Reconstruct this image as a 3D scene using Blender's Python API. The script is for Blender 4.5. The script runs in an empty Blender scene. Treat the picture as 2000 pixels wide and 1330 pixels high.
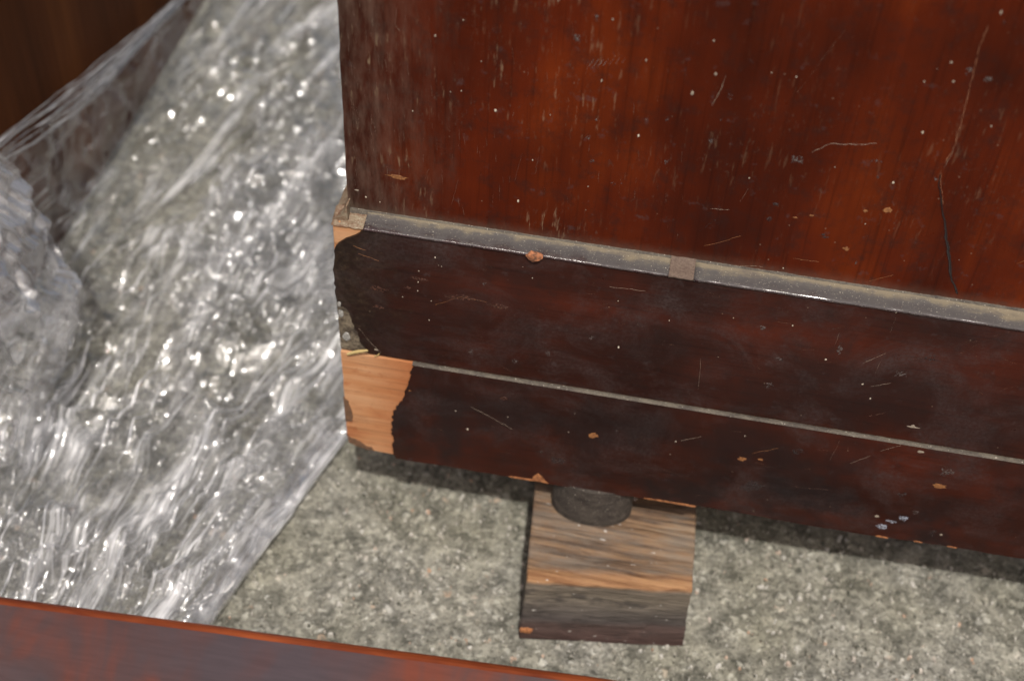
import bpy, bmesh, math, random
import numpy as np
from mathutils import Matrix, Vector

random.seed(7)
sc = bpy.context.scene
COL = sc.collection

# ------------------------------------------------------------------ camera
cam_d = bpy.data.cameras.new("camera")
cam = bpy.data.objects.new("camera", cam_d)
COL.objects.link(cam)
cam.matrix_world = Matrix((
    (0.98330526, -0.15594123, 0.09377153, 0.09967933),
    (0.17734638, 0.70594819, -0.68570067, -0.37794245),
    (0.04073117, 0.69088312, 0.72181818, 0.54127283),
    (0, 0, 0, 1)))
cam_d.sensor_width = 23.6
cam_d.lens = 2800.0 / 2000.0 * 23.6
cam_d.clip_start = 0.01
cam_d.clip_end = 200
cam_d.dof.use_dof = True
cam_d.dof.focus_distance = 0.525
cam_d.dof.aperture_fstop = 5.4
sc.camera = cam

# ------------------------------------------------------------------ sky and sun
SUN_TO = Vector((0.13, -0.56, 1.0)).normalized()
elev = math.asin(SUN_TO.z)
w = bpy.data.worlds.new("World")
sc.world = w
w.use_nodes = True
nt = w.node_tree
bg = nt.nodes["Background"]
sky = nt.nodes.new("ShaderNodeTexSky")
sky.sky_type = 'NISHITA'
sky.sun_disc = False
sky.sun_elevation = elev
sky.sun_rotation = math.atan2(SUN_TO.x, SUN_TO.y)
sky.air_density = 1.0
sky.dust_density = 7.0
sky.ozone_density = 0.6
nt.links.new(sky.outputs[0], bg.inputs[0])
bg.inputs[1].default_value = 0.10
sd = bpy.data.lights.new("sun", 'SUN')
sd.energy = 3.5
sd.angle = math.radians(1.0)
sd.color = (1.0, 0.955, 0.89)
so = bpy.data.objects.new("sun", sd)
COL.objects.link(so)
so.rotation_euler = SUN_TO.to_track_quat('Z', 'Y').to_euler()

sc.view_settings.view_transform = 'Standard'
sc.view_settings.look = 'None'
sc.view_settings.exposure = 0.0
sc.view_settings.gamma = 1.0
sc.view_settings.use_curve_mapping = False
sc.render.engine = 'CYCLES'
sc.cycles.use_denoising = True
sc.cycles.transparent_max_bounces = 24
sc.cycles.max_bounces = 10
sc.cycles.sample_clamp_indirect = 4.0
sc.cycles.caustics_reflective = False
sc.cycles.caustics_refractive = False

# ------------------------------------------------------------------ marks measured on the cabinet front (plane, kind, x, z in metres; size in millimetres)
BLOBS = [
 ('P','w',0.0366,0.2447,0.87,1.20),
 ('P','w',0.0856,0.2428,0.69,1.19),
 ('P','w',0.0461,0.2063,0.73,1.27),
 ('P','t',0.1075,0.2715,0.98,1.37),
 ('P','w',0.1758,0.2603,0.82,1.14),
 ('P','w',0.1715,0.2385,0.68,0.95),
 ('P','t',0.0728,0.2866,0.64,0.90),
 ('P','t',0.1051,0.2838,0.64,0.89),
 ('P','t',0.1716,0.2794,0.48,0.89),
 ('P','t',0.1802,0.2809,0.80,0.88),
 ('P','t',0.1959,0.2663,0.65,0.68),
 ('P','o',0.1625,0.2069,1.43,0.99),
 ('P','o',0.1725,0.2268,1.91,1.44),
 ('P','o',0.1652,0.2249,1.04,0.72),
 ('P','o',0.1480,0.2195,1.06,0.49),
 ('P','o',0.1427,0.2175,1.06,0.49),
 ('P','w',0.1246,0.2317,0.35,0.72),
 ('P','g',0.1661,0.2399,0.51,0.71),
 ('P','g',0.0710,0.2467,0.51,0.71),
 ('P','g',0.0942,0.2514,1.02,1.65),
 ('P','g',0.0962,0.2338,0.87,1.93),
 ('P','g',0.1386,0.2420,2.56,2.37),
 ('P','g',0.0622,0.2778,1.47,1.82),
 ('P','g',0.0686,0.2391,1.39,1.69),
 ('P','g',0.0790,0.2203,0.89,1.24),
 ('P','g',0.0710,0.2291,0.88,0.98),
 ('P','d',0.1353,0.2219,1.58,1.22),
 ('P','d',0.1343,0.2151,1.60,1.48),
 ('P','d',0.1540,0.2114,1.96,1.48),
 ('P','g',0.1642,0.2463,3.03,0.94),
 ('P','g',0.1673,0.2010,0.72,1.50),
 ('P','g',0.1099,0.2451,1.37,1.19),
 ('P','t',0.1011,0.2630,1.00,1.85),
 ('P','g',0.1131,0.2638,1.33,1.38),
 ('P','g',0.0676,0.2864,0.81,1.35),
 ('P','g',0.1901,0.2835,1.42,1.32),
 ('P','t',0.1874,0.3071,0.76,1.48),
 ('P','g',0.1837,0.2853,0.95,1.97),
 ('P','o',0.0019,0.2093,4.77,1.27),
 ('P','w',0.0079,0.2395,0.35,0.73),
 ('P','w',-0.0100,0.1974,0.75,0.78),
 ('P','w',-0.0048,0.1960,0.37,0.52),
 ('P','t',-0.0133,0.2000,1.68,0.78),
 ('P','t',0.0157,0.2713,0.67,1.16),
 ('P','t',0.1778,0.2877,0.94,0.87),
 ('P','w',0.0503,0.2258,0.36,0.74),
 ('P','w',0.1664,0.2193,0.35,0.49),
 ('P','g',0.1845,0.2425,0.68,0.94),
 ('P','g',0.1891,0.3038,0.61,0.85),
 ('P','g',0.1117,0.2539,0.34,0.47),
 ('P','t',0.0713,0.2628,0.50,1.16),
 ('P','t',0.0849,0.2731,0.66,1.14),
 ('P','w',0.1466,0.1882,0.55,1.28),
 ('P','w',0.1429,0.1935,0.55,0.51),
 ('P','t',0.0312,0.2638,0.34,0.70),
 ('P','t',0.0249,0.2787,0.33,0.92),
 ('P','t',0.0210,0.2497,0.34,0.72),
 ('P','t',0.0553,0.2461,0.34,0.72),
 ('U','w',0.0174,0.1793,0.57,0.79),
 ('U','w',0.0112,0.1712,0.38,0.53),
 ('U','w',0.0109,0.1653,0.39,0.54),
 ('U','w',0.0107,0.1607,0.39,0.54),
 ('U','w',0.0159,0.1564,0.39,0.54),
 ('U','w',0.0047,0.1562,0.39,0.54),
 ('U','w',0.0540,0.1765,0.38,0.52),
 ('U','w',0.0888,0.1474,0.58,1.35),
 ('U','w',0.1652,0.1582,0.95,0.79),
 ('U','w',0.1809,0.1483,0.77,0.80),
 ('U','w',0.0151,0.1459,0.40,0.55),
 ('U','w',0.1853,0.1413,0.58,0.80),
 ('U','w',0.1060,0.1657,0.38,0.53),
 ('U','w',0.0863,0.1716,0.38,0.52),
 ('U','g',0.1470,0.1397,2.14,2.44),
 ('U','g',0.1491,0.1551,1.72,1.59),
 ('U','g',0.0621,0.1379,1.39,1.65),
 ('U','g',0.0493,0.1306,1.60,1.39),
 ('U','g',0.0319,0.1319,1.20,1.67),
 ('U','g',0.1400,0.1694,1.69,1.56),
 ('U','g',0.1932,0.1569,3.78,2.10),
 ('U','t',0.2041,0.1293,5.09,0.82),
 ('U','t',0.2040,0.1298,1.76,1.63),
 ('U','d',0.2018,0.1672,2.60,1.81),
 ('U','g',0.1689,0.1651,1.31,3.65),
 ('U','g',0.0781,0.1501,1.17,1.35),
 ('U','g',0.0364,0.1696,0.95,1.06),
 ('U','r',-0.0041,0.1584,5.07,1.63),
 ('U','r',0.0065,0.1614,1.75,1.08),
 ('U','r',0.0283,0.1607,8.90,1.88),
 ('U','r',0.0422,0.1588,5.03,1.61),
 ('U','r',0.0115,0.1671,4.62,1.07),
 ('U','r',-0.0048,0.1486,2.77,1.10),
 ('U','t',-0.0065,0.1243,1.84,0.85),
 ('U','w',0.1503,0.1728,0.56,0.78),
 ('U','w',0.1843,0.1871,0.54,0.76),
 ('L','w',0.0265,0.0970,0.42,0.58),
 ('L','w',0.0316,0.0866,0.85,1.18),
 ('L','w',0.1167,0.1003,0.62,0.86),
 ('L','o',0.1441,0.0963,2.06,1.43),
 ('L','o',0.1513,0.0978,1.23,0.85),
 ('L','o',0.0838,0.0958,2.50,2.02),
 ('L','o',0.2216,0.0997,3.24,1.69),
 ('L','t',0.2098,0.1177,2.77,1.38),
 ('L','d',0.2091,0.0907,2.46,2.28),
 ('L','b',0.2060,0.0683,2.53,2.34),
 ('L','b',0.2132,0.0759,2.92,2.03),
 ('L','b',0.2088,0.0726,2.52,1.17),
 ('L','t',0.2027,0.0744,1.89,1.45),
 ('L','g',0.2171,0.0811,1.87,1.44),
 ('L','d',0.2261,0.0697,2.10,2.62),
 ('L','t',0.2299,0.0694,1.26,1.17),
 ('L','g',0.2222,0.1090,3.20,2.22),
 ('L','r',0.0463,0.1094,2.06,1.43),
 ('L','o',0.0073,0.1047,0.62,0.58),
 ('L','g',0.0625,0.0799,1.70,0.89),
 ('L','g',0.1044,0.0589,1.08,1.20),
 ('L','g',0.0928,0.1007,0.62,0.86),
 ('L','g',0.2217,0.1072,2.00,1.67),
 ('L','d',0.1648,0.1068,2.83,2.81),
 ('L','d',0.1509,0.0801,6.29,4.08),
 ('L','d',0.0703,0.0758,4.27,2.97),
]
SCRATCHES = [
 ('P','s',0.49,[(0.1108, 0.2715), (0.11, 0.2659), (0.108, 0.2591)]),
 ('P','s',0.34,[(0.1429, 0.2461), (0.1482, 0.2507), (0.1592, 0.2523), (0.1626, 0.2535)]),
 ('P','s',0.36,[(0.1868, 0.2566), (0.1867, 0.252), (0.1857, 0.2471)]),
 ('P','F',0.52,[(0.185, 0.3022), (0.1845, 0.2939), (0.1859, 0.276), (0.1866, 0.2661), (0.1867, 0.2558), (0.1857, 0.2497)]),
 ('P','F',0.50,[(0.1853, 0.2459), (0.1866, 0.2407), (0.1894, 0.2324)]),
 ('P','f',0.39,[(0.144, 0.2938), (0.1387, 0.2807), (0.1331, 0.2659)]),
 ('P','f',0.23,[(0.1312, 0.2992), (0.1313, 0.2862)]),
 ('P','o',0.24,[(0.1138, 0.1985), (0.1189, 0.201), (0.1259, 0.2056)]),
 ('P','o',0.16,[(0.1456, 0.1988), (0.1546, 0.1989)]),
 ('P','o',0.16,[(0.1734, 0.1936), (0.1809, 0.1981)]),
 ('P','s',0.18,[(0.1195, 0.1906), (0.1357, 0.1927)]),
 ('P','o',0.18,[(0.2196, 0.2116), (0.2222, 0.2138)]),
 ('P','s',0.18,[(0.1137, 0.2158), (0.1202, 0.2166)]),
 ('P','d',0.36,[(0.1107, 0.204), (0.1142, 0.2088), (0.1172, 0.2127)]),
 ('P','s',0.18,[(0.1231, 0.2207), (0.1243, 0.2244), (0.1251, 0.2273)]),
 ('P','H',0.67,[(0.0664, 0.2675), (0.0681, 0.2707)]),
 ('P','H',0.67,[(0.0679, 0.2675), (0.0696, 0.271)]),
 ('P','H',0.66,[(0.0695, 0.2682), (0.0711, 0.2712)]),
 ('P','H',0.66,[(0.0713, 0.2687), (0.0727, 0.2715)]),
 ('P','H',0.66,[(0.0732, 0.2694), (0.0745, 0.272)]),
 ('P','H',0.66,[(0.0752, 0.2701), (0.0763, 0.2725)]),
 ('P','H',0.66,[(0.0771, 0.2708), (0.0783, 0.2728)]),
 ('P','s',0.20,[(0.083, 0.272), (0.0838, 0.2737)]),
 ('P','s',0.14,[(0.0444, 0.215), (0.0466, 0.228)]),
 ('P','s',0.15,[(0.0219, 0.1999), (0.0242, 0.2123)]),
 ('P','s',0.14,[(0.0515, 0.2198), (0.0523, 0.2279)]),
 ('P','s',0.15,[(0.0121, 0.21), (0.0136, 0.215)]),
 ('P','s',0.20,[(0.003, 0.28), (0.0024, 0.2731), (0.004, 0.271)]),
 ('U','s',0.23,[(0.12, 0.1483), (0.1209, 0.1385), (0.1213, 0.1312)]),
 ('U','s',0.19,[(0.1846, 0.1616), (0.1842, 0.1548)]),
 ('U','s',0.15,[(0.0824, 0.1781), (0.0956, 0.1788)]),
 ('U','s',0.19,[(0.1786, 0.1591), (0.1854, 0.1662)]),
 ('U','s',0.15,[(0.1839, 0.1476), (0.1907, 0.1512)]),
 ('U','s',0.18,[(0.1848, 0.1846), (0.1845, 0.1767)]),
 ('U','s',0.19,[(0.1673, 0.1729), (0.1669, 0.166)]),
 ('U','o',0.16,[(0.0175, 0.1548), (0.0273, 0.161), (0.0372, 0.1604)]),
 ('U','o',0.15,[(-0.0119, 0.1754), (-0.0041, 0.1731)]),
 ('U','s',0.18,[(-0.0134, 0.1353), (-0.0084, 0.1277), (-0.0044, 0.1227)]),
 ('U','o',0.19,[(-0.0137, 0.1789), (-0.0089, 0.1775)]),
 ('U','f',0.20,[(0.1858, 0.1304), (0.1925, 0.1351)]),
 ('U','f',0.18,[(0.2107, 0.1719), (0.2188, 0.1818), (0.2266, 0.1887)]),
 ('L','s',0.17,[(0.0328, 0.1008), (0.0414, 0.0965), (0.0502, 0.0913)]),
 ('L','o',0.16,[(0.1475, 0.1008), (0.1568, 0.1063)]),
 ('L','s',0.16,[(0.1775, 0.1037), (0.1789, 0.1167)]),
 ('L','s',0.16,[(0.2019, 0.1195), (0.1952, 0.1146)]),
 ('L','s',0.18,[(0.1921, 0.1107), (0.1855, 0.1041)]),
 ('L','f',0.21,[(0.1668, 0.0844), (0.181, 0.0859)]),
 ('L','s',0.14,[(0.1186, 0.1014), (0.1263, 0.1059)]),
]

# ------------------------------------------------------------------ node helpers
class Mat:
    def __init__(self, name):
        self.m = bpy.data.materials.new(name)
        self.m.use_nodes = True
        self.t = self.m.node_tree
        self.p = self.t.nodes["Principled BSDF"]
        self.out = self.t.nodes["Material Output"]
        self.co = self.t.nodes.new("ShaderNodeTexCoord").outputs["Object"]
    def n(self, kind, ins=None, **props):
        x = self.t.nodes.new("ShaderNode" + kind)
        for k, v in props.items():
            setattr(x, k, v)
        for k, v in (ins or {}).items():
            self.put(x.inputs[k], v)
        return x
    def put(self, sock, v):
        if isinstance(v, bpy.types.NodeSocket):
            self.t.links.new(v, sock)
        elif isinstance(v, (tuple, list)) and len(v) == 3 and len(sock.default_value) == 4:
            sock.default_value = (*v, 1)
        else:
            sock.default_value = v
    def coords(self, scale=(1, 1, 1), rot=(0, 0, 0), loc=(0, 0, 0)):
        return self.n("Mapping", {"Vector": self.co, "Scale": scale, "Rotation": rot, "Location": loc}).outputs[0]
    def noise(self, vec, scale=1.0, detail=4, rough=0.55, dist=0.0):
        return self.n("TexNoise", {"Vector": vec, "Scale": scale, "Detail": detail, "Roughness": rough, "Distortion": dist}).outputs["Fac"]
    def vor(self, vec, scale=1.0, feature='F1', out="Distance", rand=1.0):
        return self.n("TexVoronoi", {"Vector": vec, "Scale": scale, "Randomness": rand}, feature=feature).outputs[out]
    def ramp(self, fac, stops, interp='LINEAR'):
        r = self.n("ValToRGB", {"Fac": fac})
        cr = r.color_ramp
        cr.interpolation = interp
        while len(cr.elements) < len(stops):
            cr.elements.new(0.5)
        for e, (pos, c) in zip(cr.elements, stops):
            e.position = pos
            e.color = (c, c, c, 1) if isinstance(c, (int, float)) else (*c, 1)
        return r.outputs[0]
    def mix(self, fac, a, b, blend='MIX'):
        x = self.n("Mix", data_type='RGBA', blend_type=blend)
        self.put(x.inputs[0], fac); self.put(x.inputs[6], a); self.put(x.inputs[7], b)
        return x.outputs[2]
    def math(self, op, a, b=0.0, clamp=False):
        x = self.n("Math", operation=op, use_clamp=clamp)
        self.put(x.inputs[0], a); self.put(x.inputs[1], b)
        return x.outputs[0]
    def mapr(self, v, a, b, c=0.0, d=1.0):
        return self.n("MapRange", {0: v, 1: a, 2: b, 3: c, 4: d}).outputs[0]
    def sep(self, vec=None):
        return self.n("SeparateXYZ", {0: vec or self.co}).outputs
    def bump(self, h, strength=0.3, dist=0.001, nrm=None):
        ins = {"Height": h, "Strength": strength, "Distance": dist}
        if nrm is not None:
            ins["Normal"] = nrm
        return self.n("Bump", ins).outputs[0]
    def set(self, **kw):
        for k, v in kw.items():
            self.put(self.p.inputs[k.replace("_", " ")], v)
        return self.m

# ------------------------------------------------------------------ object helpers
def mesh_obj(name, verts, faces, mat, parent=None, smooth=False, bevel=0.0):
    me = bpy.data.meshes.new(name)
    me.from_pydata([tuple(v) for v in verts], [], faces)
    me.update()
    if smooth:
        me.polygons.foreach_set("use_smooth", [True] * len(me.polygons))
    o = bpy.data.objects.new(name, me)
    COL.objects.link(o)
    if mat:
        me.materials.append(mat)
    if parent:
        o.parent = parent
    if bevel:
        b = o.modifiers.new("bevel", 'BEVEL')
        b.width = bevel; b.segments = 3; b.limit_method = 'ANGLE'
    return o

def box(name, x0, x1, y0, y1, z0, z1, mat, parent=None, bevel=0.0):
    v = [(x, y, z) for z in (z0, z1) for y in (y0, y1) for x in (x0, x1)]
    f = [(0, 2, 3, 1), (4, 5, 7, 6), (0, 1, 5, 4), (1, 3, 7, 5), (3, 2, 6, 7), (2, 0, 4, 6)]
    return mesh_obj(name, v, f, mat, parent, bevel=bevel)

def slab(name, outline, y0, y1, mat, parent=None):
    """Sheet in the xz plane from an outline, its front at y0 and its back at y1."""
    n = len(outline)
    area = sum(outline[i][0] * outline[(i + 1) % n][1] - outline[(i + 1) % n][0] * outline[i][1] for i in range(n))
    if area < 0:
        outline = outline[::-1]
    v = [(x, y0, z) for x, z in outline] + [(x, y1, z) for x, z in outline]
    f = [tuple(range(n)), tuple(range(2 * n - 1, n - 1, -1))]
    f += [(i, n + i, n + (i + 1) % n, (i + 1) % n) for i in range(n)]
    return mesh_obj(name, v, f, mat, parent)

def empty(name, label, cat, loc=(0, 0, 0)):
    o = bpy.data.objects.new(name, None)
    o.location = loc
    o.empty_display_size = 0.02
    COL.objects.link(o)
    o["label"] = label; o["category"] = cat
    return o

def tag(o, label=None, cat=None, kind=None, group=None):
    for k, v in (("label", label), ("category", cat), ("kind", kind), ("group", group)):
        if v:
            o[k] = v
    return o

def jitter_line(pts, step, amp, seed):
    """Break a polyline into short steps and roughen it."""
    r = random.Random(seed)
    out = []
    for (x0, z0), (x1, z1) in zip(pts, pts[1:]):
        L = math.hypot(x1 - x0, z1 - z0); k = max(1, int(L / step))
        nx, nz = -(z1 - z0) / (L or 1), (x1 - x0) / (L or 1)
        for i in range(k):
            t = i / k
            a = r.uniform(-amp, amp) if i else 0
            out.append((x0 + (x1 - x0) * t + nx * a, z0 + (z1 - z0) * t + nz * a))
    out.append(pts[-1])
    return out

# numpy gradient noise
def pn(x, y, seed=0):
    rs = np.random.RandomState(seed)
    perm = rs.permutation(256); ang = rs.rand(256) * 2 * np.pi
    gx, gy = np.cos(ang), np.sin(ang)
    xi = np.floor(x).astype(int); yi = np.floor(y).astype(int)
    xf = x - xi; yf = y - yi
    def g(ix, iy, fx, fy):
        h = perm[(perm[ix & 255] + iy) & 255]
        return gx[h] * fx + gy[h] * fy
    u = xf ** 3 * (xf * (xf * 6 - 15) + 10); v = yf ** 3 * (yf * (yf * 6 - 15) + 10)
    a = g(xi, yi, xf, yf); b = g(xi + 1, yi, xf - 1, yf)
    c = g(xi, yi + 1, xf, yf - 1); d = g(xi + 1, yi + 1, xf - 1, yf - 1)
    return ((a + u * (b - a)) * (1 - v) + (c + u * (d - c)) * v) * 1.4

def sstep(a, b, x):
    t = np.clip((x - a) / (b - a), 0, 1)
    return t * t * (3 - 2 * t)

# ------------------------------------------------------------------ materials
def concrete_mat():
    """Worn concrete: rounded pale grains of sand and stone in a grey-green matrix."""
    M = Mat("concrete")
    v = M.coords()
    warp = M.n("TexNoise", {"Vector": v, "Scale": 260.0, "Detail": 3.0}).outputs["Color"]
    v2 = M.n("VectorMath", {0: v, 1: M.n("VectorMath", {0: warp, "Scale": 0.006}, operation='SCALE').outputs[0]}, operation='ADD').outputs[0]
    d1, c1 = M.vor(v2, 250), M.n("SeparateColor", {0: M.vor(v2, 250, out="Color")}).outputs
    d2, c2 = M.vor(v2, 500), M.n("SeparateColor", {0: M.vor(v2, 500, out="Color")}).outputs
    big = M.noise(v, 14, 5, 0.6)
    mid = M.noise(v, 75, 4, 0.6)
    fine = M.noise(v, 620, 4, 0.65)
    matrix = M.ramp(M.math('ADD', M.math('MULTIPLY', fine, 0.5), M.math('MULTIPLY', mid, 0.5)), [(0.36, (0.085, 0.083, 0.070)), (0.60, (0.255, 0.245, 0.210))])
    stone1 = M.ramp(c1[0], [(0.0, (0.115, 0.112, 0.096)), (0.4, (0.25, 0.242, 0.208)), (0.85, (0.37, 0.36, 0.315)), (0.97, (0.46, 0.45, 0.41)), (1.0, (0.40, 0.29, 0.21))])
    stone2 = M.ramp(c2[0], [(0.0, (0.085, 0.083, 0.070)), (0.5, (0.23, 0.222, 0.19)), (0.96, (0.37, 0.36, 0.32)), (1.0, (0.55, 0.54, 0.51))])
    a1 = M.math('MULTIPLY', M.ramp(d1, [(0.30, 1.0), (0.58, 0.0)]), M.ramp(c1[1], [(0.30, 0.0), (0.42, 0.85)]))
    a2 = M.math('MULTIPLY', M.ramp(d2, [(0.30, 1.0), (0.58, 0.0)]), M.ramp(c2[1], [(0.35, 0.0), (0.5, 0.9)]))
    col = M.mix(a2, matrix, stone2)
    col = M.mix(a1, col, stone1)
    col = M.mix(1.0, col, M.ramp(mid, [(0.35, 0.72), (0.62, 1.14)]), 'MULTIPLY')
    pep = M.noise(v, 330, 5, 0.7)
    col = M.mix(1.0, col, M.ramp(pep, [(0.34, 0.66), (0.5, 1.04), (0.66, 1.26)]), 'MULTIPLY')
    col = M.mix(1.0, col, M.ramp(big, [(0.3, (0.90, 0.90, 0.80)), (0.7, (1.12, 1.13, 1.16))]), 'MULTIPLY')
    h = M.math('ADD', M.math('ADD', M.math('MULTIPLY', a1, 0.5), M.math('MULTIPLY', a2, 0.3)), M.math('MULTIPLY', fine, 0.6))
    return M.set(Base_Color=col, Roughness=0.85, Normal=M.bump(h, 0.8, 0.0014), Specular_IOR_Level=0.3)

def mahogany(name, dark, mid, red, grain_axis='Z', tilt=0.07, dust=None, gloss=0.3, worn=0.0, coat=0.35, stops=(0.3, 0.5, 0.68), spec=0.3, scuffc=(0.11, 0.075, 0.055), endgrime=False):
    """Old polished mahogany: streaked figure, pores, stains, worn flecks, dust along z (lo, hi) if given."""
    M = Mat(name)
    if grain_axis == 'Z':
        v = M.coords((1, 1, 0.07), (0, tilt, 0)); vf = M.coords((1, 1, 0.03), (0, tilt, 0))
    else:
        v = M.coords((0.10, 1, 1), (0, tilt, 0)); vf = M.coords((0.04, 1, 1), (0, tilt, 0))
    g1 = M.noise(v, 34, 4, 0.55, 0.6)
    g2 = M.noise(vf, 420, 3, 0.6)
    g3 = M.noise(M.coords(), 16, 3, 0.5)
    f = M.math('ADD', M.math('ADD', M.math('MULTIPLY', g1, 0.42), M.math('MULTIPLY', g3, 0.52)), M.math('MULTIPLY', g2, 0.06))
    col = M.ramp(f, [(stops[0], dark), (stops[1], mid), (stops[2], red)])
    cl = M.ramp(M.noise(M.coords((1, 1, 0.6)), 13, 4, 0.6, 0.5), [(0.36, 0.74), (0.58, 1.08)])
    col = M.mix(1.0, col, cl, 'MULTIPLY')
    # pores: fine dark dashes
    pores = M.ramp(M.noise(vf, 900, 2, 0.5), [(0.55, 1.0), (0.75, 0.7)])
    col = M.mix(1.0, col, pores, 'MULTIPLY')
    # blotchy grime
    gr = M.ramp(M.noise(M.coords(), 120, 6, 0.7), [(0.50, 0.0), (0.74, 0.65)])
    col = M.mix(gr, col, (0.018, 0.010, 0.0085))
    scuff = M.math('MULTIPLY', M.ramp(M.noise(M.coords((1, 1, 0.5), (0, .5, 0)), 1000, 4, 0.7), [(0.60, 0.0), (0.70, 0.5)]), M.ramp(M.noise(M.coords(), 45, 4, 0.6), [(0.45, 0.0), (0.65, 1.0)]))
    col = M.mix(scuff, col, scuffc)
    # water marks, greyish bloom spots
    sp = M.ramp(M.noise(M.coords(), 210, 4, 0.6), [(0.63, 0.0), (0.76, 0.4)])
    col = M.mix(sp, col, (0.07, 0.055, 0.055))
    if worn:
        fl = M.ramp(M.noise(M.coords((1, 1, 0.16), (0, 0.04, 0)), 620, 3, 0.62), [(0.61, 0.0), (0.69, 1.0)])
        zone = M.mapr(M.noise(M.coords(), 22, 3, 0.5), 0.42, 0.62)
        left = M.mapr(M.sep()[0], -0.02, 0.10, 1.0, 0.12)
        col = M.mix(M.math('MULTIPLY', M.math('MULTIPLY', fl, zone), M.math('MULTIPLY', left, worn)), col, (0.33, 0.24, 0.15))
        edge = M.mapr(M.math('ADD', M.sep()[0], M.math('MULTIPLY', M.noise(M.coords((1, 1, 0.3)), 90, 5, 0.7), 0.05)), 0.0, 0.05, 0.75, 0.0)
        col = M.mix(edge, col, M.ramp(M.noise(M.coords((1, 1, 0.25), (0, .05, 0)), 260, 5, 0.7), [(0.38, (0.018, 0.011, 0.008)), (0.66, (0.105, 0.076, 0.058))]))
    if endgrime:
        eg = M.mapr(M.math('ADD', M.sep()[0], M.math('MULTIPLY', M.noise(M.coords(), 110, 5, 0.7), 0.05)), 0.004, 0.032, 0.85, 0.0)
        col = M.mix(eg, col, M.ramp(M.noise(M.coords(), 420, 6, 0.72), [(0.36, (0.012, 0.009, 0.007)), (0.58, (0.030, 0.021, 0.014)), (0.78, (0.075, 0.055, 0.034))]))
        sm = M.math('MULTIPLY', M.ramp(M.noise(M.coords((0.8, 1, 1), (0, .6, 0)), 38, 7, 0.72, 0.6), [(0.47, 0.0), (0.68, 0.65)]), M.ramp(M.noise(M.coords(), 700, 5, 0.7), [(0.38, 0.25), (0.6, 1.0)]))
        col = M.mix(sm, col, (0.062, 0.046, 0.044))
        char = M.math('MULTIPLY', M.ramp(M.noise(M.coords((1, 1, 1)), 26, 4, 0.6), [(0.45, 0.0), (0.6, 0.8)]), M.mapr(M.sep()[2], 0.07, 0.13, 1.0, 0.35))
        col = M.mix(char, col, (0.013, 0.0105, 0.0105))
    sk = M.ramp(M.vor(M.coords(), 240, out="Distance"), [(0.055, 1.0), (0.08, 0.0)])
    pick = M.math('GREATER_THAN', M.n("SeparateColor", {0: M.vor(M.coords(), 240, out="Color")}).outputs[0], 0.90)
    col = M.mix(M.math('MULTIPLY', M.math('MULTIPLY', sk, pick), 0.3), col, (0.35, 0.27, 0.19))
    rough = M.mapr(M.noise(M.coords(), 70, 5, 0.65), 0.3, 0.75, gloss - 0.08, gloss + 0.22)
    if dust:
        zz = M.math('ADD', M.sep()[2], M.math('MULTIPLY', M.math('SUBTRACT', M.noise(M.coords(), 400, 4, 0.7), 0.5), 0.004))
        df = M.mapr(zz, dust[0], dust[1], 0.62, 0.0)
        df = M.math('MULTIPLY', df, df)
        col = M.mix(df, col, (0.14, 0.115, 0.09))
        rough = M.mix(df, rough, (0.9, 0.9, 0.9))
    hh = M.math('ADD', M.math('MULTIPLY', g2, 0.4), M.math('MULTIPLY', M.noise(M.coords(), 300, 5, 0.7), 0.6))
    nrm = M.bump(hh, 0.12, 0.0006)
    return M.set(Base_Color=col, Roughness=rough, Normal=nrm, Coat_Weight=coat, Coat_Roughness=0.28, Specular_IOR_Level=spec)

def bare_wood_mat():
    M = Mat("bare_pine")
    v = M.coords((0.05, 1, 1), (0, 0.05, 0))
    g = M.noise(v, 330, 4, 0.6, 0.3)
    big = M.noise(M.coords((0.35, 1, 1)), 60, 3, 0.5)
    f = M.math('ADD', M.math('MULTIPLY', g, 0.3), M.math('MULTIPLY', big, 0.7))
    rgt = M.mapr(M.math('ADD', M.sep()[0], M.math('MULTIPLY', big, 0.012)), -0.004, 0.014, 0.0, 0.9)
    col = M.ramp(f, [(0.36, (0.30, 0.095, 0.035)), (0.45, (0.42, 0.185, 0.075)), (0.53, (0.47, 0.235, 0.11)), (0.66, (0.50, 0.28, 0.145))])
    col = M.mix(rgt, col, (0.36, 0.125, 0.042))
    # old stain left towards the lower left corner and along the rim
    st = M.ramp(M.noise(M.coords(), 130, 4, 0.6), [(0.58, 0.0), (0.72, 0.7)])
    col = M.mix(st, col, (0.33, 0.10, 0.03))
    gm = M.ramp(M.noise(M.coords((0.5, 1, 1)), 330, 6, 0.72), [(0.52, 0.0), (0.74, 0.4)])
    col = M.mix(gm, col, (0.20, 0.075, 0.03))
    ln = M.ramp(M.noise(M.coords((0.03, 1, 1), (0, .05, 0)), 700, 3, 0.6), [(0.34, 0.80), (0.48, 1.05)])
    col = M.mix(1.0, col, ln, 'MULTIPLY')
    nrm = M.bump(g, 0.35, 0.0006)
    return M.set(Base_Color=col, Roughness=0.7, Normal=nrm)

def dusty_mat(name, c_dust, c_under, lo=0.42, hi=0.6, gloss=0.75):
    M = Mat(name)
    n1 = M.noise(M.coords((0.5, 1, 1)), 260, 6, 0.72)
    n2 = M.noise(M.coords(), 1300, 3, 0.6)
    f = M.math('ADD', M.math('MULTIPLY', n1, 0.75), M.math('MULTIPLY', n2, 0.25))
    col = M.ramp(f, [(lo, c_under), (hi, c_dust)])
    grit = M.math('GREATER_THAN', M.noise(M.coords(), 1600, 2, 0.5), 0.70)
    col = M.mix(M.math('MULTIPLY', grit, 0.7), col, (0.55, 0.5, 0.42))
    return M.set(Base_Color=col, Roughness=gloss, Normal=M.bump(n2, 0.5, 0.0006))

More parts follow.
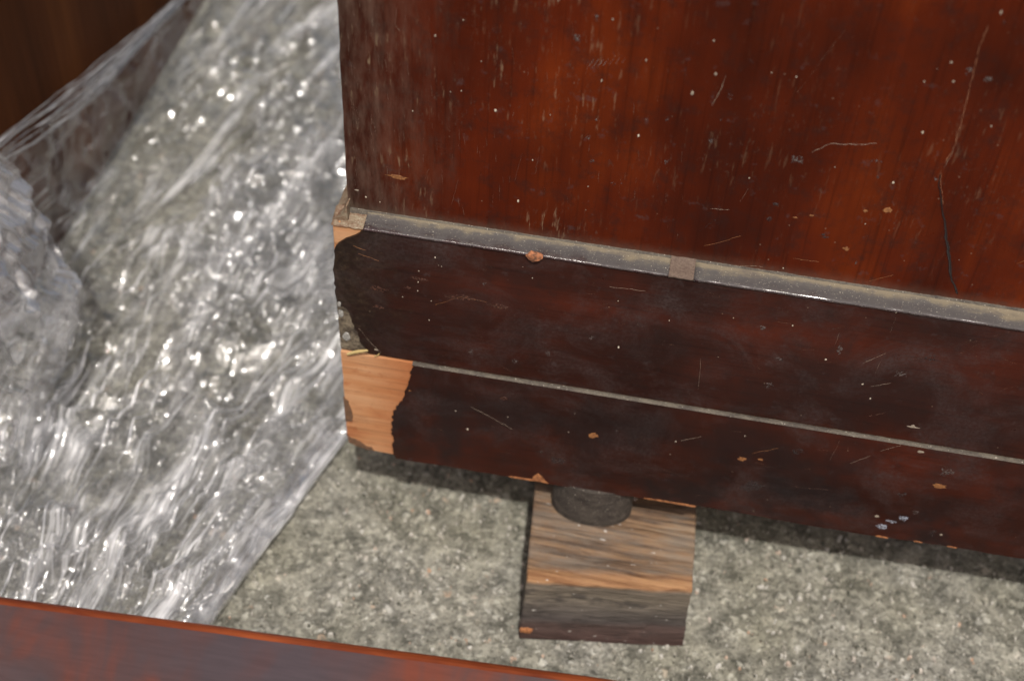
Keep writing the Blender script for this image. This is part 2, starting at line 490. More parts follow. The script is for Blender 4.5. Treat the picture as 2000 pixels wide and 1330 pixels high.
def moulding_mat():
    """Dust lies on the upper part of the strip, polish shows towards the lip."""
    M = Mat("dusty_moulding")
    z = M.math('ADD', M.sep()[2], M.math('MULTIPLY', M.math('SUBTRACT', M.noise(M.coords((0.3, 1, 1)), 300, 5, 0.7), 0.5), 0.0022))
    z = M.math('ADD', z, M.math('MULTIPLY', M.math('SUBTRACT', M.noise(M.coords((1, 0.2, 0.2)), 38, 4, 0.65), 0.5), 0.0034))
    f = M.mapr(z, 0.1880, 0.1912)
    col = M.ramp(f, [(0.0, (0.030, 0.012, 0.013)), (0.15, (0.038, 0.028, 0.027)), (0.30, (0.056, 0.049, 0.048)), (0.48, (0.072, 0.064, 0.059)), (0.66, (0.155, 0.126, 0.084)), (1.0, (0.17, 0.136, 0.088))])
    wr = M.ramp(M.noise(M.coords((0.4, 1, 1)), 180, 6, 0.7), [(0.5, 0.0), (0.72, 0.7)])
    col = M.mix(wr, col, (0.055, 0.045, 0.045))
    grit = M.math('GREATER_THAN', M.noise(M.coords(), 1900, 3, 0.6), 0.665)
    col = M.mix(M.math('MULTIPLY', grit, 0.7), col, (0.42, 0.38, 0.30))
    rough = M.ramp(f, [(0.08, 0.16), (0.3, 0.8)])
    return M.set(Base_Color=col, Roughness=rough, Coat_Weight=M.ramp(f, [(0.06, 0.7), (0.2, 0.0)]), Coat_Roughness=0.12, Normal=M.bump(M.noise(M.coords(), 1200, 3, 0.6), 0.3, 0.0005))

def block_mat():
    M = Mat("weathered_wood")
    v = M.coords((0.05, 1, 1), (0, 0.02, 0.1))
    g = M.noise(v, 420, 6, 0.68, 0.5)
    g2 = M.noise(M.coords((0.035, 1, 1), (0, 0.02, 0.1)), 560, 3, 0.6, 0.5)
    big = M.noise(M.coords((0.3, 1, 1)), 70, 5, 0.65)
    sx = M.sep()
    col = M.ramp(M.math('ADD', M.math('MULTIPLY', g, 0.55), M.math('MULTIPLY', big, 0.45)),
                 [(0.38, (0.055, 0.037, 0.028)), (0.46, (0.135, 0.085, 0.053)), (0.53, (0.215, 0.133, 0.077)), (0.64, (0.255, 0.195, 0.135))])
    lines = M.ramp(g2, [(0.34, 0.5), (0.45, 1.0)])
    col = M.mix(1.0, col, lines, 'MULTIPLY')
    grey = M.ramp(M.noise(M.coords((0.35, 1, 1)), 60, 6, 0.7), [(0.47, 0.0), (0.60, 0.75)])
    col = M.mix(grey, col, (0.165, 0.135, 0.108))
    # rim of fresh orange wood along the top front edge, then the dirty sawn front
    zf = M.math('ADD', sx[2], M.math('MULTIPLY', M.math('SUBTRACT', M.noise(M.coords((0.25, 1, 1)), 120, 5, 0.65), 0.5), 0.0032))
    yf = M.math('ADD', sx[1], M.math('MULTIPLY', M.math('SUBTRACT', M.noise(M.coords((0.4, 1, 1)), 150, 4, 0.6), 0.5), 0.006))
    rim = M.math('MULTIPLY', M.mapr(M.math('SUBTRACT', yf, M.math('MULTIPLY', sx[0], 0.135)), -0.0245, -0.0205, 1.0, 0.0), 0.75)
    col = M.mix(rim, col, M.ramp(g, [(0.35, (0.20, 0.085, 0.035)), (0.65, (0.38, 0.21, 0.10))]))
    z1 = M.mapr(zf, 0.0, 0.038)
    low = M.ramp(z1, [(0.90, 1.0), (0.955, 0.0)])
    lowc = M.ramp(z1, [(0.0, (0.060, 0.034, 0.030)), (0.28, (0.070, 0.046, 0.040)), (0.36, (0.055, 0.046, 0.042)), (0.5, (0.085, 0.072, 0.062)), (0.75, (0.135, 0.112, 0.085)), (0.95, (0.115, 0.092, 0.07))])
    lowc = M.mix(1.0, lowc, M.ramp(g, [(0.36, 0.85), (0.62, 1.35)]), 'MULTIPLY')
    lowc = M.mix(M.ramp(M.noise(M.coords((0.5, 1, 1)), 130, 4, 0.6), [(0.55, 0.0), (0.68, 0.7)]), lowc, (0.03, 0.026, 0.025))
    col = M.mix(low, col, lowc)
    fl = M.ramp(M.noise(M.coords((0.6, 1, 1)), 420, 3, 0.5), [(0.70, 0.0), (0.73, 0.85)])
    col = M.mix(fl, col, (0.50, 0.47, 0.43))
    return M.set(Base_Color=col, Roughness=0.85, Normal=M.bump(M.math('ADD', g, g2), 0.8, 0.0010), Specular_IOR_Level=0.25)

def film_mat(name="clear_film", gain=1.8, haze=0.56, lo=0.505, hi=0.63, base=0.055):
    """Thin clear film: mostly see-through, two gloss lobes, milky creases whitened further along the stretch lines in place of sun highlights (UV runs with the folds)."""
    M = Mat(name)
    t = M.t
    t.nodes.remove(M.p)
    fres = M.n("Fresnel", {"IOR": 1.5}).outputs[0]
    fac = M.math('MINIMUM', M.math('MULTIPLY', fres, gain), 0.34)
    tr = M.n("BsdfTransparent", {"Color": (0.985, 0.987, 0.992)}).outputs[0]
    g1 = M.n("BsdfGlossy", {"Color": (0.98, 0.985, 1.0), "Roughness": 0.085}).outputs[0]
    g2 = M.n("BsdfGlossy", {"Color": (0.98, 0.985, 1.0), "Roughness": 0.31}).outputs[0]
    gl = M.n("MixShader", {0: 0.5, 1: g1, 2: g2}).outputs[0]
    di = M.n("BsdfDiffuse", {"Color": (0.90, 0.90, 0.92)}).outputs[0]
    tl = M.n("BsdfTranslucent", {"Color": (0.90, 0.90, 0.92)}).outputs[0]
    dd = M.n("MixShader", {0: 0.15, 1: di, 2: tl}).outputs[0]
    uv = M.n("UVMap").outputs[0]
    v1 = M.n("Mapping", {"Vector": uv, "Scale": (1, 0.12, 1)}).outputs[0]
    broad = M.noise(v1, 75, 3, 0.5, 0.6)
    v2 = M.n("Mapping", {"Vector": uv, "Scale": (1, 0.05, 1)}).outputs[0]
    fine = M.noise(v2, 420, 4, 0.6, 0.4)
    f = M.math('ADD', M.math('MULTIPLY', broad, 0.52), M.math('MULTIPLY', fine, 0.48))
    zone = M.mapr(M.noise(M.n("Mapping", {"Vector": uv, "Scale": (1, 0.5, 1)}).outputs[0], 32, 3, 0.55, 0.3), 0.40, 0.62, 0.22, 1.35)
    painted_streaks = M.math('MULTIPLY', M.mapr(f, lo, hi, base, haze), zone)  # diffuse white streaks painted where folds would catch the sun
    a = M.n("MixShader", {0: painted_streaks, 1: tr, 2: dd}).outputs[0]
    b = M.n("MixShader", {0: fac, 1: a, 2: gl}).outputs[0]
    t.links.new(b, M.out.inputs[0])
    return M.m

def plain(name, c1, c2, scale=900, rough=0.7):
    M = Mat(name)
    col = M.ramp(M.noise(M.coords(), scale, 4, 0.6), [(0.35, c1), (0.65, c2)])
    return M.set(Base_Color=col, Roughness=rough)

concrete = concrete_mat()
panel_m = mahogany("polished_mahogany", (0.018, 0.0036, 0.0018), (0.078, 0.0105, 0.0022), (0.165, 0.0255, 0.0034), 'Z', 0.085,
                   dust=(0.1900, 0.1972), gloss=0.34, worn=0.9, coat=0.0, spec=0.12)
band_m = mahogany("dark_plinth_veneer", (0.013, 0.0062, 0.0052), (0.034, 0.0100, 0.0064), (0.078, 0.0150, 0.0066), 'X', 0.12,
                  gloss=0.34, coat=0.0, spec=0.14, scuffc=(0.075, 0.050, 0.040), endgrime=True)
base_m = mahogany("dark_base_veneer", (0.0125, 0.0062, 0.0053), (0.034, 0.0102, 0.0066), (0.078, 0.0155, 0.0072), 'X', -0.6,
                  gloss=0.36, coat=0.0, spec=0.14, scuffc=(0.075, 0.050, 0.040), endgrime=True)
carcass_m = plain("dark_carcass", (0.02, 0.012, 0.009), (0.05, 0.03, 0.02), 60)
bare_m = bare_wood_mat()
mould_m = moulding_mat()
dust_m = dusty_mat("settled_dust", (0.115, 0.097, 0.072), (0.038, 0.029, 0.023), 0.38, 0.62)
crust_m = dusty_mat("dirt_crust", (0.27, 0.22, 0.15), (0.035, 0.024, 0.016), 0.42, 0.66)
ledge_m = dusty_mat("dusty_raw_ledge", (0.25, 0.205, 0.14), (0.13, 0.068, 0.038), 0.42, 0.60)
block_m = block_mat()
foot_m = dusty_mat("grimy_foot", (0.075, 0.062, 0.050), (0.022, 0.017, 0.014), 0.40, 0.64)
film_m = film_mat()

# ------------------------------------------------------------------ ground
def build_ground():
    n = 160
    xs = np.linspace(-1, 1, n)
    # one sheet: dense near the middle, reaching 30 m out
    ax = np.sign(xs) * (np.abs(xs) * 0.6 + np.abs(xs) ** 9 * 30)
    X, Y = np.meshgrid(ax, ax)
    Z = np.where((np.abs(X) < 0.7) & (np.abs(Y) < 0.7), pn(X * 18, Y * 18, 3) * 0.0006 - 0.0006, -0.0006)
    v = np.stack([X, Y, Z], -1).reshape(-1, 3)
    f = [(j * n + i, j * n + i + 1, (j + 1) * n + i + 1, (j + 1) * n + i) for j in range(n - 1) for i in range(n - 1)]
    return tag(mesh_obj("ground", v, f, concrete, smooth=True), kind="structure")
build_ground()

def build_grit():
    """Loose sand grains and small stones standing out of the concrete."""
    r = np.random.RandomState(5)
    V, F = [], []
    for k in range(5200):
        x = r.uniform(-0.24, 0.33); y = r.uniform(-0.075, 0.46 if x < -0.03 else 0.05)
        s = 0.00045 + 0.0011 * r.rand() ** 3
        a = r.rand() * 6.28
        pts = []
        for q in range(5):
            t = a + q * 1.2566 + r.uniform(-.3, .3)
            pts.append((x + math.cos(t) * s * r.uniform(.7, 1.2), y + math.sin(t) * s * r.uniform(.7, 1.2), 0.0))
        b = len(V)
        V += [(px, py, -0.001) for px, py, _ in pts]
        V += [(x + (px - x) * .7, y + (py - y) * .7, s * r.uniform(.35, .7)) for px, py, _ in pts]
        F += [(b + q, b + (q + 1) % 5, b + 5 + (q + 1) % 5, b + 5 + q) for q in range(5)] + [tuple(range(b + 5, b + 10))]
    M = Mat("grit")
    c = M.n("TexWhiteNoise", {"Vector": M.n("VectorMath", {0: M.coords((400, 400, 0))}, operation='FLOOR').outputs[0]}).outputs["Value"]
    col = M.ramp(c, [(0.0, (0.07, 0.07, 0.055)), (0.35, (0.20, 0.19, 0.155)), (0.75, (0.36, 0.34, 0.29)), (0.95, (0.52, 0.50, 0.46)), (1.0, (0.42, 0.26, 0.17))])
    m = M.set(Base_Color=col, Roughness=0.85)
    tag(mesh_obj("grit", V, F, m), label="sand grains and small stones loose in the grey concrete", cat="grit", kind="stuff")
build_grit()

# ------------------------------------------------------------------ cabinet with the chipped plinth
cab = empty("cabinet", "dark red mahogany cabinet with chipped plinth and dusty moulding, propped on a wooden block", "cabinet")
X1, YB, ZT = 0.44, 0.34, 0.62
box("carcass", -0.0164, X1 - 0.002, 0.0108, YB, 0.064, ZT - 0.001, carcass_m, cab)

def front_panel():
    left = jitter_line([(-0.0169, 0.1895), (-0.0170, 0.240), (-0.0168, 0.300), (-0.0168, ZT)], 0.006, 0.00025, 11)
    return slab("front_panel", left + [(X1, ZT), (X1, 0.1895)], 0.0085, 0.0108, panel_m, cab)
front_panel()

# plinth cores: raw softwood under the veneer
def bare(name, x0, y0, z0, z1):
    return box(name, x0, X1 - 0.0005, y0, YB - 0.002, z0, z1, bare_m, cab, bevel=0.0006)
tag(bare("bare_wood", -0.0216, 0.0027, 0.1212, 0.1881), label="raw orange wood at the top corner of the plinth")
core = slab("bare_wood", [(-0.0211, 0.1204)] + jitter_line([(-0.0211, 0.1204), (-0.0209, 0.100), (-0.0208, 0.075), (-0.0206, 0.0685), (-0.0196, 0.0636), (-0.0158, 0.0622), (-0.009, 0.0612)], 0.004, 0.0003, 5)[1:] + [(0.02, 0.0602), (0.07, 0.0598), (0.10, 0.0608), (0.14, 0.0626), (0.20, 0.0634), (X1, 0.0652), (X1, 0.1204)],
            0.0009, 0.30, bare_m, cab)
tag(core, label="raw orange wood where the veneer has come off")

# upper band veneer
left_u = [(-0.0085, 0.1877), (-0.0115, 0.1849), (-0.0165, 0.1814), (-0.0196, 0.1784), (-0.0213, 0.1747), (-0.0219, 0.1613), (-0.0217, 0.1504), (-0.0214, 0.1475),
          (-0.0172, 0.1440), (-0.0160, 0.1380), (-0.0138, 0.1330), (-0.0125, 0.1260), (-0.0095, 0.1213)]
lu = jitter_line(left_u, 0.0016, 0.0005, 21)
slab("plinth_band", lu + [(X1, 0.1213), (X1, 0.1877)], 0.0015, 0.0027, band_m, cab)
# crust of old filler and dirt at the left end of the band
lc = jitter_line([(-0.0217, 0.1475), (-0.0172, 0.1440), (-0.0160, 0.1380), (-0.0138, 0.1330), (-0.0125, 0.1260), (-0.0095, 0.1213), (-0.0212, 0.1213)], 0.002, 0.0004, 31)
slab("dirt_crust", lc, 0.0019, 0.0028, crust_m, cab)

# lower band veneer with the broken left end
jag = [(0.0099, 0.1205), (0.0080, 0.1166), (0.0067, 0.1086), (0.0051, 0.1036), (0.0044, 0.0971), (0.0024, 0.0950), (0.0001, 0.0886),
       (-0.0007, 0.0812), (-0.0006, 0.0746), (-0.0003, 0.0696), (-0.0006, 0.0643), (0.0004, 0.0594)]
jl = jitter_line(jag, 0.0011, 0.0006, 41)
bottom = [(0.0004, 0.0594), (0.0292, 0.0599), (0.0545, 0.0600), (0.0600, 0.0612), (0.0612, 0.0642), (0.0640, 0.0622), (0.0672, 0.0596), (0.0955, 0.0600), (0.1100, 0.0606), (0.128, 0.0616), (0.165, 0.0612), (0.203, 0.0612), (0.222, 0.0622), (0.2652, 0.0628), (X1, 0.0640)]
bl = jitter_line(bottom, 0.003, 0.00035, 42)
slab("base_band", jl[:-1] + bl + [(X1, 0.1205)], 0.0, 0.0010, base_m, cab)
stain_m = plain("dark_stain", (0.10, 0.055, 0.030), (0.17, 0.085, 0.045), 500)
slab("veneer_scrap", jitter_line([(-0.0211, 0.0935), (-0.0193, 0.0915), (-0.0183, 0.0868), (-0.0176, 0.0820), (-0.0178, 0.0788), (-0.0209, 0.0780)], 0.001, 0.0003, 43), 0.0005, 0.0010, stain_m, cab)
slab("veneer_scrap", jitter_line([(-0.0208, 0.0700), (-0.0192, 0.0676), (-0.0150, 0.0662), (-0.0118, 0.0634), (-0.0100, 0.0636), (-0.0088, 0.0612), (-0.0158, 0.0624), (-0.0198, 0.0640)], 0.001, 0.0003, 44), 0.0005, 0.0010, stain_m, cab)

# the plinth's left side keeps its veneer
box("side_veneer", -0.0219, -0.0214, 0.0075, YB - 0.004, 0.1225, 0.1868, base_m, cab)
box("side_veneer", -0.0213, -0.0206, 0.0075, YB - 0.004, 0.0640, 0.1200, base_m, cab)
# small raw chips at the foot of the lower band
chip_m = plain("raw_chip", (0.16, 0.06, 0.025), (0.46, 0.19, 0.07), 900)
def chip(x0, x1, z, h, y=-0.0003):
    pts = jitter_line([(x0, z), (x0 + (x1 - x0) * .3, z + h), (x1, z + h * .3), (x1, z - h * .4), (x0, z)], 0.002, h * .25, int(x0 * 1e5) & 1023)
    slab("raw_chip", pts[:-1], y, y + 0.0012, chip_m, cab)
chip(0.108, 0.130, 0.0609, 0.0005)
chip(0.205, 0.210, 0.0616, 0.0006)
chip(0.2205, 0.2240, 0.0624, 0.0004)
chip(0.234, 0.238, 0.0626, 0.0004)
chip(0.050, 0.0605, 0.0602, 0.0005)
slab("raw_chip", jitter_line([(0.0600, 0.0604), (0.0604, 0.0628), (0.0624, 0.0656), (0.0640, 0.0640), (0.0656, 0.0616), (0.0672, 0.0600), (0.0640, 0.0606), (0.0600, 0.0604)], .001, .0001, 3)[:-1], -0.0004, 0.0009, chip_m, cab)

# dust lying along the ledge between the bands
def ledge_dust():
    n = 420
    xs = np.linspace(0.0085, X1, n)
    wv = 0.00030 + 0.0002 * pn(xs * 160, xs * 0 + 3.3, 8) + 0.0002 * pn(xs * 900, xs * 0 + 1.3, 9)
    V, F = [], []
    for x, q in zip(xs, wv):
        V += [(x, -0.0002, 0.12035), (x, 0.0002, 0.1206 + q * 0.5), (x, 0.0014, 0.1209 + q), (x, 0.0020, 0.1206)]
    for i in range(n - 1):
        for k in range(3):
            F.append((i * 4 + k, i * 4 + k + 1, i * 4 + k + 5, i * 4 + k + 4))
    tag(mesh_obj("ledge_dust", V, F, dust_m, cab, smooth=True), kind="stuff")
ledge_dust()

# moulding strip: profile in (y, z)
PROF = [(0.0024, 0.1873), (0.0013, 0.1875), (0.0009, 0.1879), (0.0010, 0.1884), (0.0015, 0.1887), (0.0028, 0.1890), (0.0046, 0.1893), (0.0062, 0.1897), (0.0074, 0.1902), (0.0082, 0.1908), (0.0086, 0.1914), (0.0095, 0.1914), (0.0095, 0.1873)]
def sweep(name, x0, x1, mat, n=160, off=0.0, seed=1, rough=0.00012):
    V, F = [], []
    k = len(PROF)
    xs = np.linspace(x0, x1, n)
    for i, x in enumerate(xs):
        for j, (y, z) in enumerate(PROF):
            w_ = rough * float(pn(np.array([x * 300]), np.array([j * .7 + seed]), seed)[0]) if j < 11 else 0
            V.append((x, y - off + w_, z + off * .6 + w_))
    for i in range(n - 1):
        for j in range(k):
            a, b = i * k + j, i * k + (j + 1) % k
            F.append((a, a + k, b + k, b))
    F += [tuple(range(k)), tuple(range((n - 1) * k + k - 1, (n - 1) * k - 1, -1))]
    o = mesh_obj(name, V, F, mat, cab, smooth=True)
    o.data.polygons[len(F) - 1].use_smooth = False; o.data.polygons[len(F) - 2].use_smooth = False
    return o
sweep("moulding", -0.0095, 0.1030, mould_m)
sweep("moulding", 0.1120, X1, mould_m, seed=2)
patch_m = plain("rusty_patch", (0.085, 0.055, 0.042), (0.135, 0.096, 0.072), 1400, 0.85)
tag(sweep("moulding_patch", 0.1030, 0.1120, patch_m, 30, 0.0002, 3, 0.0004), label="rusty brown square patch set in the moulding")
# dust piled in the corner between panel and moulding
def fillet():
    n = 500
    xs = np.linspace(-0.0165, X1, n)
    V, F = [], []
    for x in xs:
        a = 0.0008 + 0.0006 * float(pn(np.array([x * 120]), np.array([.5]), 4)[0]) + 0.0004 * float(pn(np.array([x * 700]), np.array([.5]), 5)[0])
        a = max(a * .4, 0.0001)
        V += [(x, 0.0076 - a, 0.1899), (x, 0.0080 - a * .3, 0.1905), (x, 0.0083, 0.1910 + a), (x, 0.0090, 0.1913 + a)]
    for i in range(n - 1):
        for k in range(3):
            F.append((i * 4 + k, i * 4 + k + 4, i * 4 + k + 5, i * 4 + k + 1))
    tag(mesh_obj("corner_dust", V, F, dust_m, cab, smooth=True), kind="stuff")
fillet()
# raw dusty ledge where the end of the moulding is gone, and the side moulding running back
def ledge():
    n, m = 26, 14
    V, F = [], []
    for j in range(m):
        for i in range(n):
            x = -0.0219 + 0.0145 * i / (n - 1); y = 0.0019 + 0.0075 * j / (m - 1)
            z = 0.1880 + 0.0028 * (j / (m - 1)) ** 1.6 + 0.0005 * float(pn(np.array([x * 500]), np.array([y * 500]), 6)[0])
            if i == 0 or j == 0:
                z -= 0.0007
            V.append((x, y, z))
    for j in range(m - 1):
        for i in range(n - 1):
            F.append((j * n + i, j * n + i + 1, (j + 1) * n + i + 1, (j + 1) * n + i))
    mesh_obj("broken_ledge", V, F, ledge_m, cab, smooth=True)
ledge()
def side_moulding():
    prof = [(-0.0218, 0.1872), (-0.0220, 0.1880), (-0.0212, 0.1886), (-0.0190, 0.1902), (-0.0172, 0.1925), (-0.0166, 0.1955), (-0.0160, 0.1955), (-0.0160, 0.1872)]
    n = 60; k = len(prof); V, F = [], []
    for i in range(n):
        y = 0.0040 + (YB - 0.01 - 0.0040) * (i / (n - 1)) ** 2
        for j, (x, z) in enumerate(prof):
            q = 0.0003 * float(pn(np.array([y * 300 + j]), np.array([j * 1.3]), 9)[0])
            V.append((x + q, y, z + q))
    for i in range(n - 1):
        for j in range(k):
            a, b = i * k + j, i * k + (j + 1) % k
            F.append((a, b, b + k, a + k))
    F.append(tuple(range(k - 1, -1, -1)))
    mesh_obj("side_moulding", V, F, ledge_m, cab)
side_moulding()
# rusty splinter on the moulding
def lump(name, c, r, mat, parent, seed, seg=10):
    rr = random.Random(seed)
    bm = bmesh.new()
    bmesh.ops.create_icosphere(bm, subdivisions=2, radius=1)
    for v in bm.verts:
        s = 1 + rr.uniform(-.22, .22)
        v.co = Vector((v.co.x * r[0] * s + c[0], v.co.y * r[1] * s + c[1], v.co.z * r[2] * s + c[2]))
    me = bpy.data.meshes.new(name); bm.to_mesh(me); bm.free()
    me.materials.append(mat)
    o = bpy.data.objects.new(name, me); COL.objects.link(o); o.parent = parent
    return o
rust_m = plain("rust", (0.10, 0.045, 0.025), (0.42, 0.16, 0.07), 800, 0.9)
tag(lump("splinter", (0.0543, 0.0006, 0.1882), (0.0029, 0.0013, 0.0022), rust_m, cab, 3), label="rusty splinter stuck on the moulding")
fill_m = plain("filler", (0.14, 0.135, 0.12), (0.40, 0.39, 0.36), 1600)
for c, r, s in (((-0.0203, 0.0016, 0.1415), (0.0011, 0.0004, 0.0022), 5), ((-0.0185, 0.0016, 0.1290), (0.0016, 0.0004, 0.0023), 6), ((-0.0206, 0.0017, 0.1470), (0.0009, 0.0004, 0.0018), 7)):
    lump("filler", c, r, fill_m, cab, s)

# the round foot under the plinth
def lathe(name, c, prof, mat, parent, n=48, oval=1.0):
    V, F = [], []
    for r, z in prof:
        for i in range(n):
            a = 2 * math.pi * i / n
            V.append((c[0] + math.cos(a) * r, c[1] + math.sin(a) * r * oval, z))
    k = len(prof)
    for j in range(k - 1):
        for i in range(n):
            F.append((j * n + i, j * n + (i + 1) % n, (j + 1) * n + (i + 1) % n, (j + 1) * n + i))
    F += [tuple(range(n - 1, -1, -1)), tuple(range((k - 1) * n, k * n))]
    return mesh_obj(name, V, F, mat, parent, smooth=True)
lathe("foot", (0.0862, 0.0090), [(0.0150, 0.0374), (0.0168, 0.0375), (0.0174, 0.0379), (0.0176, 0.0386), (0.0177, 0.0430), (0.0176, 0.0440), (0.0176, 0.0520), (0.0175, 0.0604)], foot_m, cab, 48, 0.62).modifiers.new('split', 'EDGE_SPLIT').split_angle = math.radians(28)

# marks that lie on the faces: spots, specks, scratches, the long crack
PLANE = {'P': 0.0085, 'U': 0.0015, 'L': 0.0}
COLS = {'w': plain("white_paint", (0.42, 0.36, 0.27), (0.66, 0.58, 0.46)), 't': plain("pale_scuff", (0.22, 0.18, 0.14), (0.36, 0.30, 0.23)),
        'o': plain("orange_nick", (0.13, 0.045, 0.014), (0.34, 0.15, 0.05), 1600), 'g': plain("grey_bloom", (0.030, 0.014, 0.010), (0.095, 0.068, 0.062), 1300),
        'd': plain("dark_dent", (0.014, 0.007, 0.006), (0.042, 0.028, 0.026), 1200), 'r': plain("red_flake", (0.035, 0.013, 0.009), (0.10, 0.04, 0.026), 1200),
        'b': plain("bluish_smear", (0.26, 0.28, 0.34), (0.50, 0.53, 0.60), 1500), 's': plain("pale_scratch", (0.20, 0.15, 0.11), (0.36, 0.29, 0.22), 1500),
        'f': plain("faint_scratch", (0.11, 0.04, 0.020), (0.19, 0.08, 0.04), 1500)}
NAMES = {'w': "white_specks", 't': "pale_scuffs", 'o': "orange_nicks", 'g': "grey_spots", 'd': "dark_dents", 'r': "red_flakes", 'b': "bluish_smears"}
def broken(name, c1, c2, lo=0.44, hi=0.56, scale=1400):
    M = Mat(name)
    n = M.noise(M.coords(), scale, 4, 0.65)
    al = M.ramp(M.noise(M.coords(), scale * .8, 3, 0.6), [(lo, 0.0), (hi, 0.85)])
    return M.set(Base_Color=M.ramp(n, [(0.35, c1), (0.65, c2)]), Alpha=al, Roughness=0.7)
COLS['g'] = broken("grey_bloom_broken", (0.05, 0.034, 0.030), (0.15, 0.12, 0.11), .46, .6)
COLS['d'] = broken("dark_dent_broken", (0.016, 0.010, 0.010), (0.06, 0.045, 0.042), .44, .6)
COLS['r'] = broken("red_flake_broken", (0.03, 0.012, 0.008), (0.11, 0.042, 0.024), .42, .55)
COLS['b'] = broken("bluish_smear_broken", (0.22, 0.24, 0.30), (0.48, 0.51, 0.58), .40, .56)
COLS['s'] = broken("pale_scratch_broken", (0.18, 0.14, 0.10), (0.40, 0.32, 0.24), .30, .48)
COLS['H'] = broken('hatch_scuff', (0.13, 0.10, 0.085), (0.28, 0.24, 0.20), .36, .5)
COLS['F'] = broken('orange_crackle', (0.20, 0.075, 0.034), (0.36, 0.18, 0.10), .28, .46)
COLS['f'] = broken("faint_scratch_broken", (0.07, 0.034, 0.022), (0.17, 0.085, 0.05), .40, .6)
def marks():
    acc = {}
    rr = random.Random(77)
    blobs = [(p, k, x, z, a * (.5 if k in 'wt' else .8), b * (.5 if k in 'wt' else .8)) for p, k, x, z, a, b in BLOBS]
    for k in range(45):                       # dust specks everywhere
        p = rr.choice('PPUUL')
        zr = {'P': (0.2, 0.31), 'U': (0.124, 0.185), 'L': (0.065, 0.118)}[p]
        s = rr.uniform(.10, .24)
        blobs.append((p, rr.choice('wtggt'), rr.uniform(0.0 if p != 'L' else .012, 0.26), rr.uniform(*zr), s, s * rr.uniform(.8, 1.6)))
    for p, kind, x, z, a, b in blobs:
        V, F = acc.setdefault(kind, ([], []))
        y0 = PLANE[p]
        n = 14
        i0 = len(V)
        big = kind in 'grdbo'
        for ring, (s, dy) in enumerate(((1.0, 0.0002), (0.92, -0.00006), (0.45, -0.00009))):
            for q in range(n):
                t = 2 * math.pi * q / n
                jr = 1 + (rr.uniform(-.45, .4) if big else rr.uniform(-.25, .25))
                V.append((x + math.cos(t) * a * .001 * s * jr, y0 + dy, z + math.sin(t) * b * .001 * s * jr))
        for r_ in range(2):
            for q in range(n):
                F.append((i0 + r_ * n + q, i0 + r_ * n + (q + 1) % n, i0 + (r_ + 1) * n + (q + 1) % n, i0 + (r_ + 1) * n + q))
        F.append(tuple(range(i0 + 2 * n, i0 + 3 * n)))
    for kind, (V, F) in acc.items():
        tag(mesh_obj(NAMES[kind], V, F, COLS[kind], cab), kind="stuff")
    acc = {}
    lines = list(SCRATCHES)
    for k in range(420):                       # short worn flecks along the grain, thickest at the left
        x = -0.014 + 0.12 * rr.random() ** 2.0; z = 0.2 + 0.11 * rr.random() ** .8
        L = rr.uniform(.0008, .005); tilt = rr.uniform(-.03, .12)
        lines.append(('P', 's' if rr.random() < .55 else 'f', rr.uniform(.08, .2), [(x, z), (x + tilt * L, z - L)]))
    for k in range(40):
        p = rr.choice('UL'); x = rr.uniform(0.012, .26); z = rr.uniform(.126, .184) if p == 'U' else rr.uniform(.066, .116)
        L = rr.uniform(.002, .008); t = rr.uniform(-.6, .6)
        lines.append((p, 'f', rr.uniform(.04, .09), [(x, z), (x + math.cos(t) * L, z + math.sin(t) * L)]))
    for p, kind, wd, pts in lines:
        V, F = acc.setdefault(kind, ([], []))
        y0 = PLANE[p]
        pts = jitter_line(pts, 0.0015, 0.0002, rr.randint(0, 9999)) if len(pts) > 2 or wd > .12 else pts
        i0 = len(V); m = len(pts)
        for i, (x, z) in enumerate(pts):
            a = pts[max(i - 1, 0)]; b = pts[min(i + 1, m - 1)]
            dx, dz = b[0] - a[0], b[1] - a[1]; L = math.hypot(dx, dz) or 1
            h = wd * .0005 * (0.35 if i in (0, m - 1) else rr.uniform(.6, 1.2))
            nx, nz = -dz / L * h, dx / L * h
            V += [(x + nx, y0 + .0001, z + nz), (x, y0 - .00007, z), (x - nx, y0 + .0001, z - nz)]
        for i in range(m - 1):
            for q in (0, 1):
                F.append((i0 + i * 3 + q, i0 + i * 3 + q + 1, i0 + i * 3 + q + 4, i0 + i * 3 + q + 3))
    nm = {'H': "hatched_scuff", 'F': "hairline_crack", 's': "pale_scratches", 'f': "faint_scratches", 'o': "orange_scratches", 'd': "dark_scratches"}
    for kind, (V, F) in acc.items():
        tag(mesh_obj(nm[kind], V, F, COLS[kind], cab), kind="stuff")
marks()
def crack():
    pts = [(0.1856, 0.2449), (0.1862, 0.2396), (0.1880, 0.2355), (0.1914, 0.226), (0.1945, 0.2172), (0.1962, 0.2128), (0.2001, 0.2014), (0.2050, 0.1922)]
    wd = [.0002, .0003, .0004, .0006, .0009, .0011, .0008, .0006]
    V, F = [], []
    rr = random.Random(4)
    P = []
    for i in range(len(pts) - 1):
        for k in range(5):
            t = k / 5
            P.append((pts[i][0] * (1 - t) + pts[i + 1][0] * t + rr.uniform(-.00025, .00025), pts[i][1] * (1 - t) + pts[i + 1][1] * t, wd[i] * (1 - t) + wd[i + 1] * t))
    for x, z, h in P:
        h *= rr.uniform(.38, .72)
        V += [(x - h, .0087, z), (x - h * .7, .00825, z), (x, .0084, z), (x + h * .7, .0082, z), (x + h, .0087, z)]
    for i in range(len(P) - 1):
        for q in range(4):
            F.append((i * 5 + q, i * 5 + 5 + q, i * 5 + 6 + q, i * 5 + 1 + q))
    tag(mesh_obj("crack", V, F, plain("crack_dirt", (0.008, 0.005, 0.005), (0.030, 0.024, 0.022), 2500), cab), label="dark crack running down the front panel")
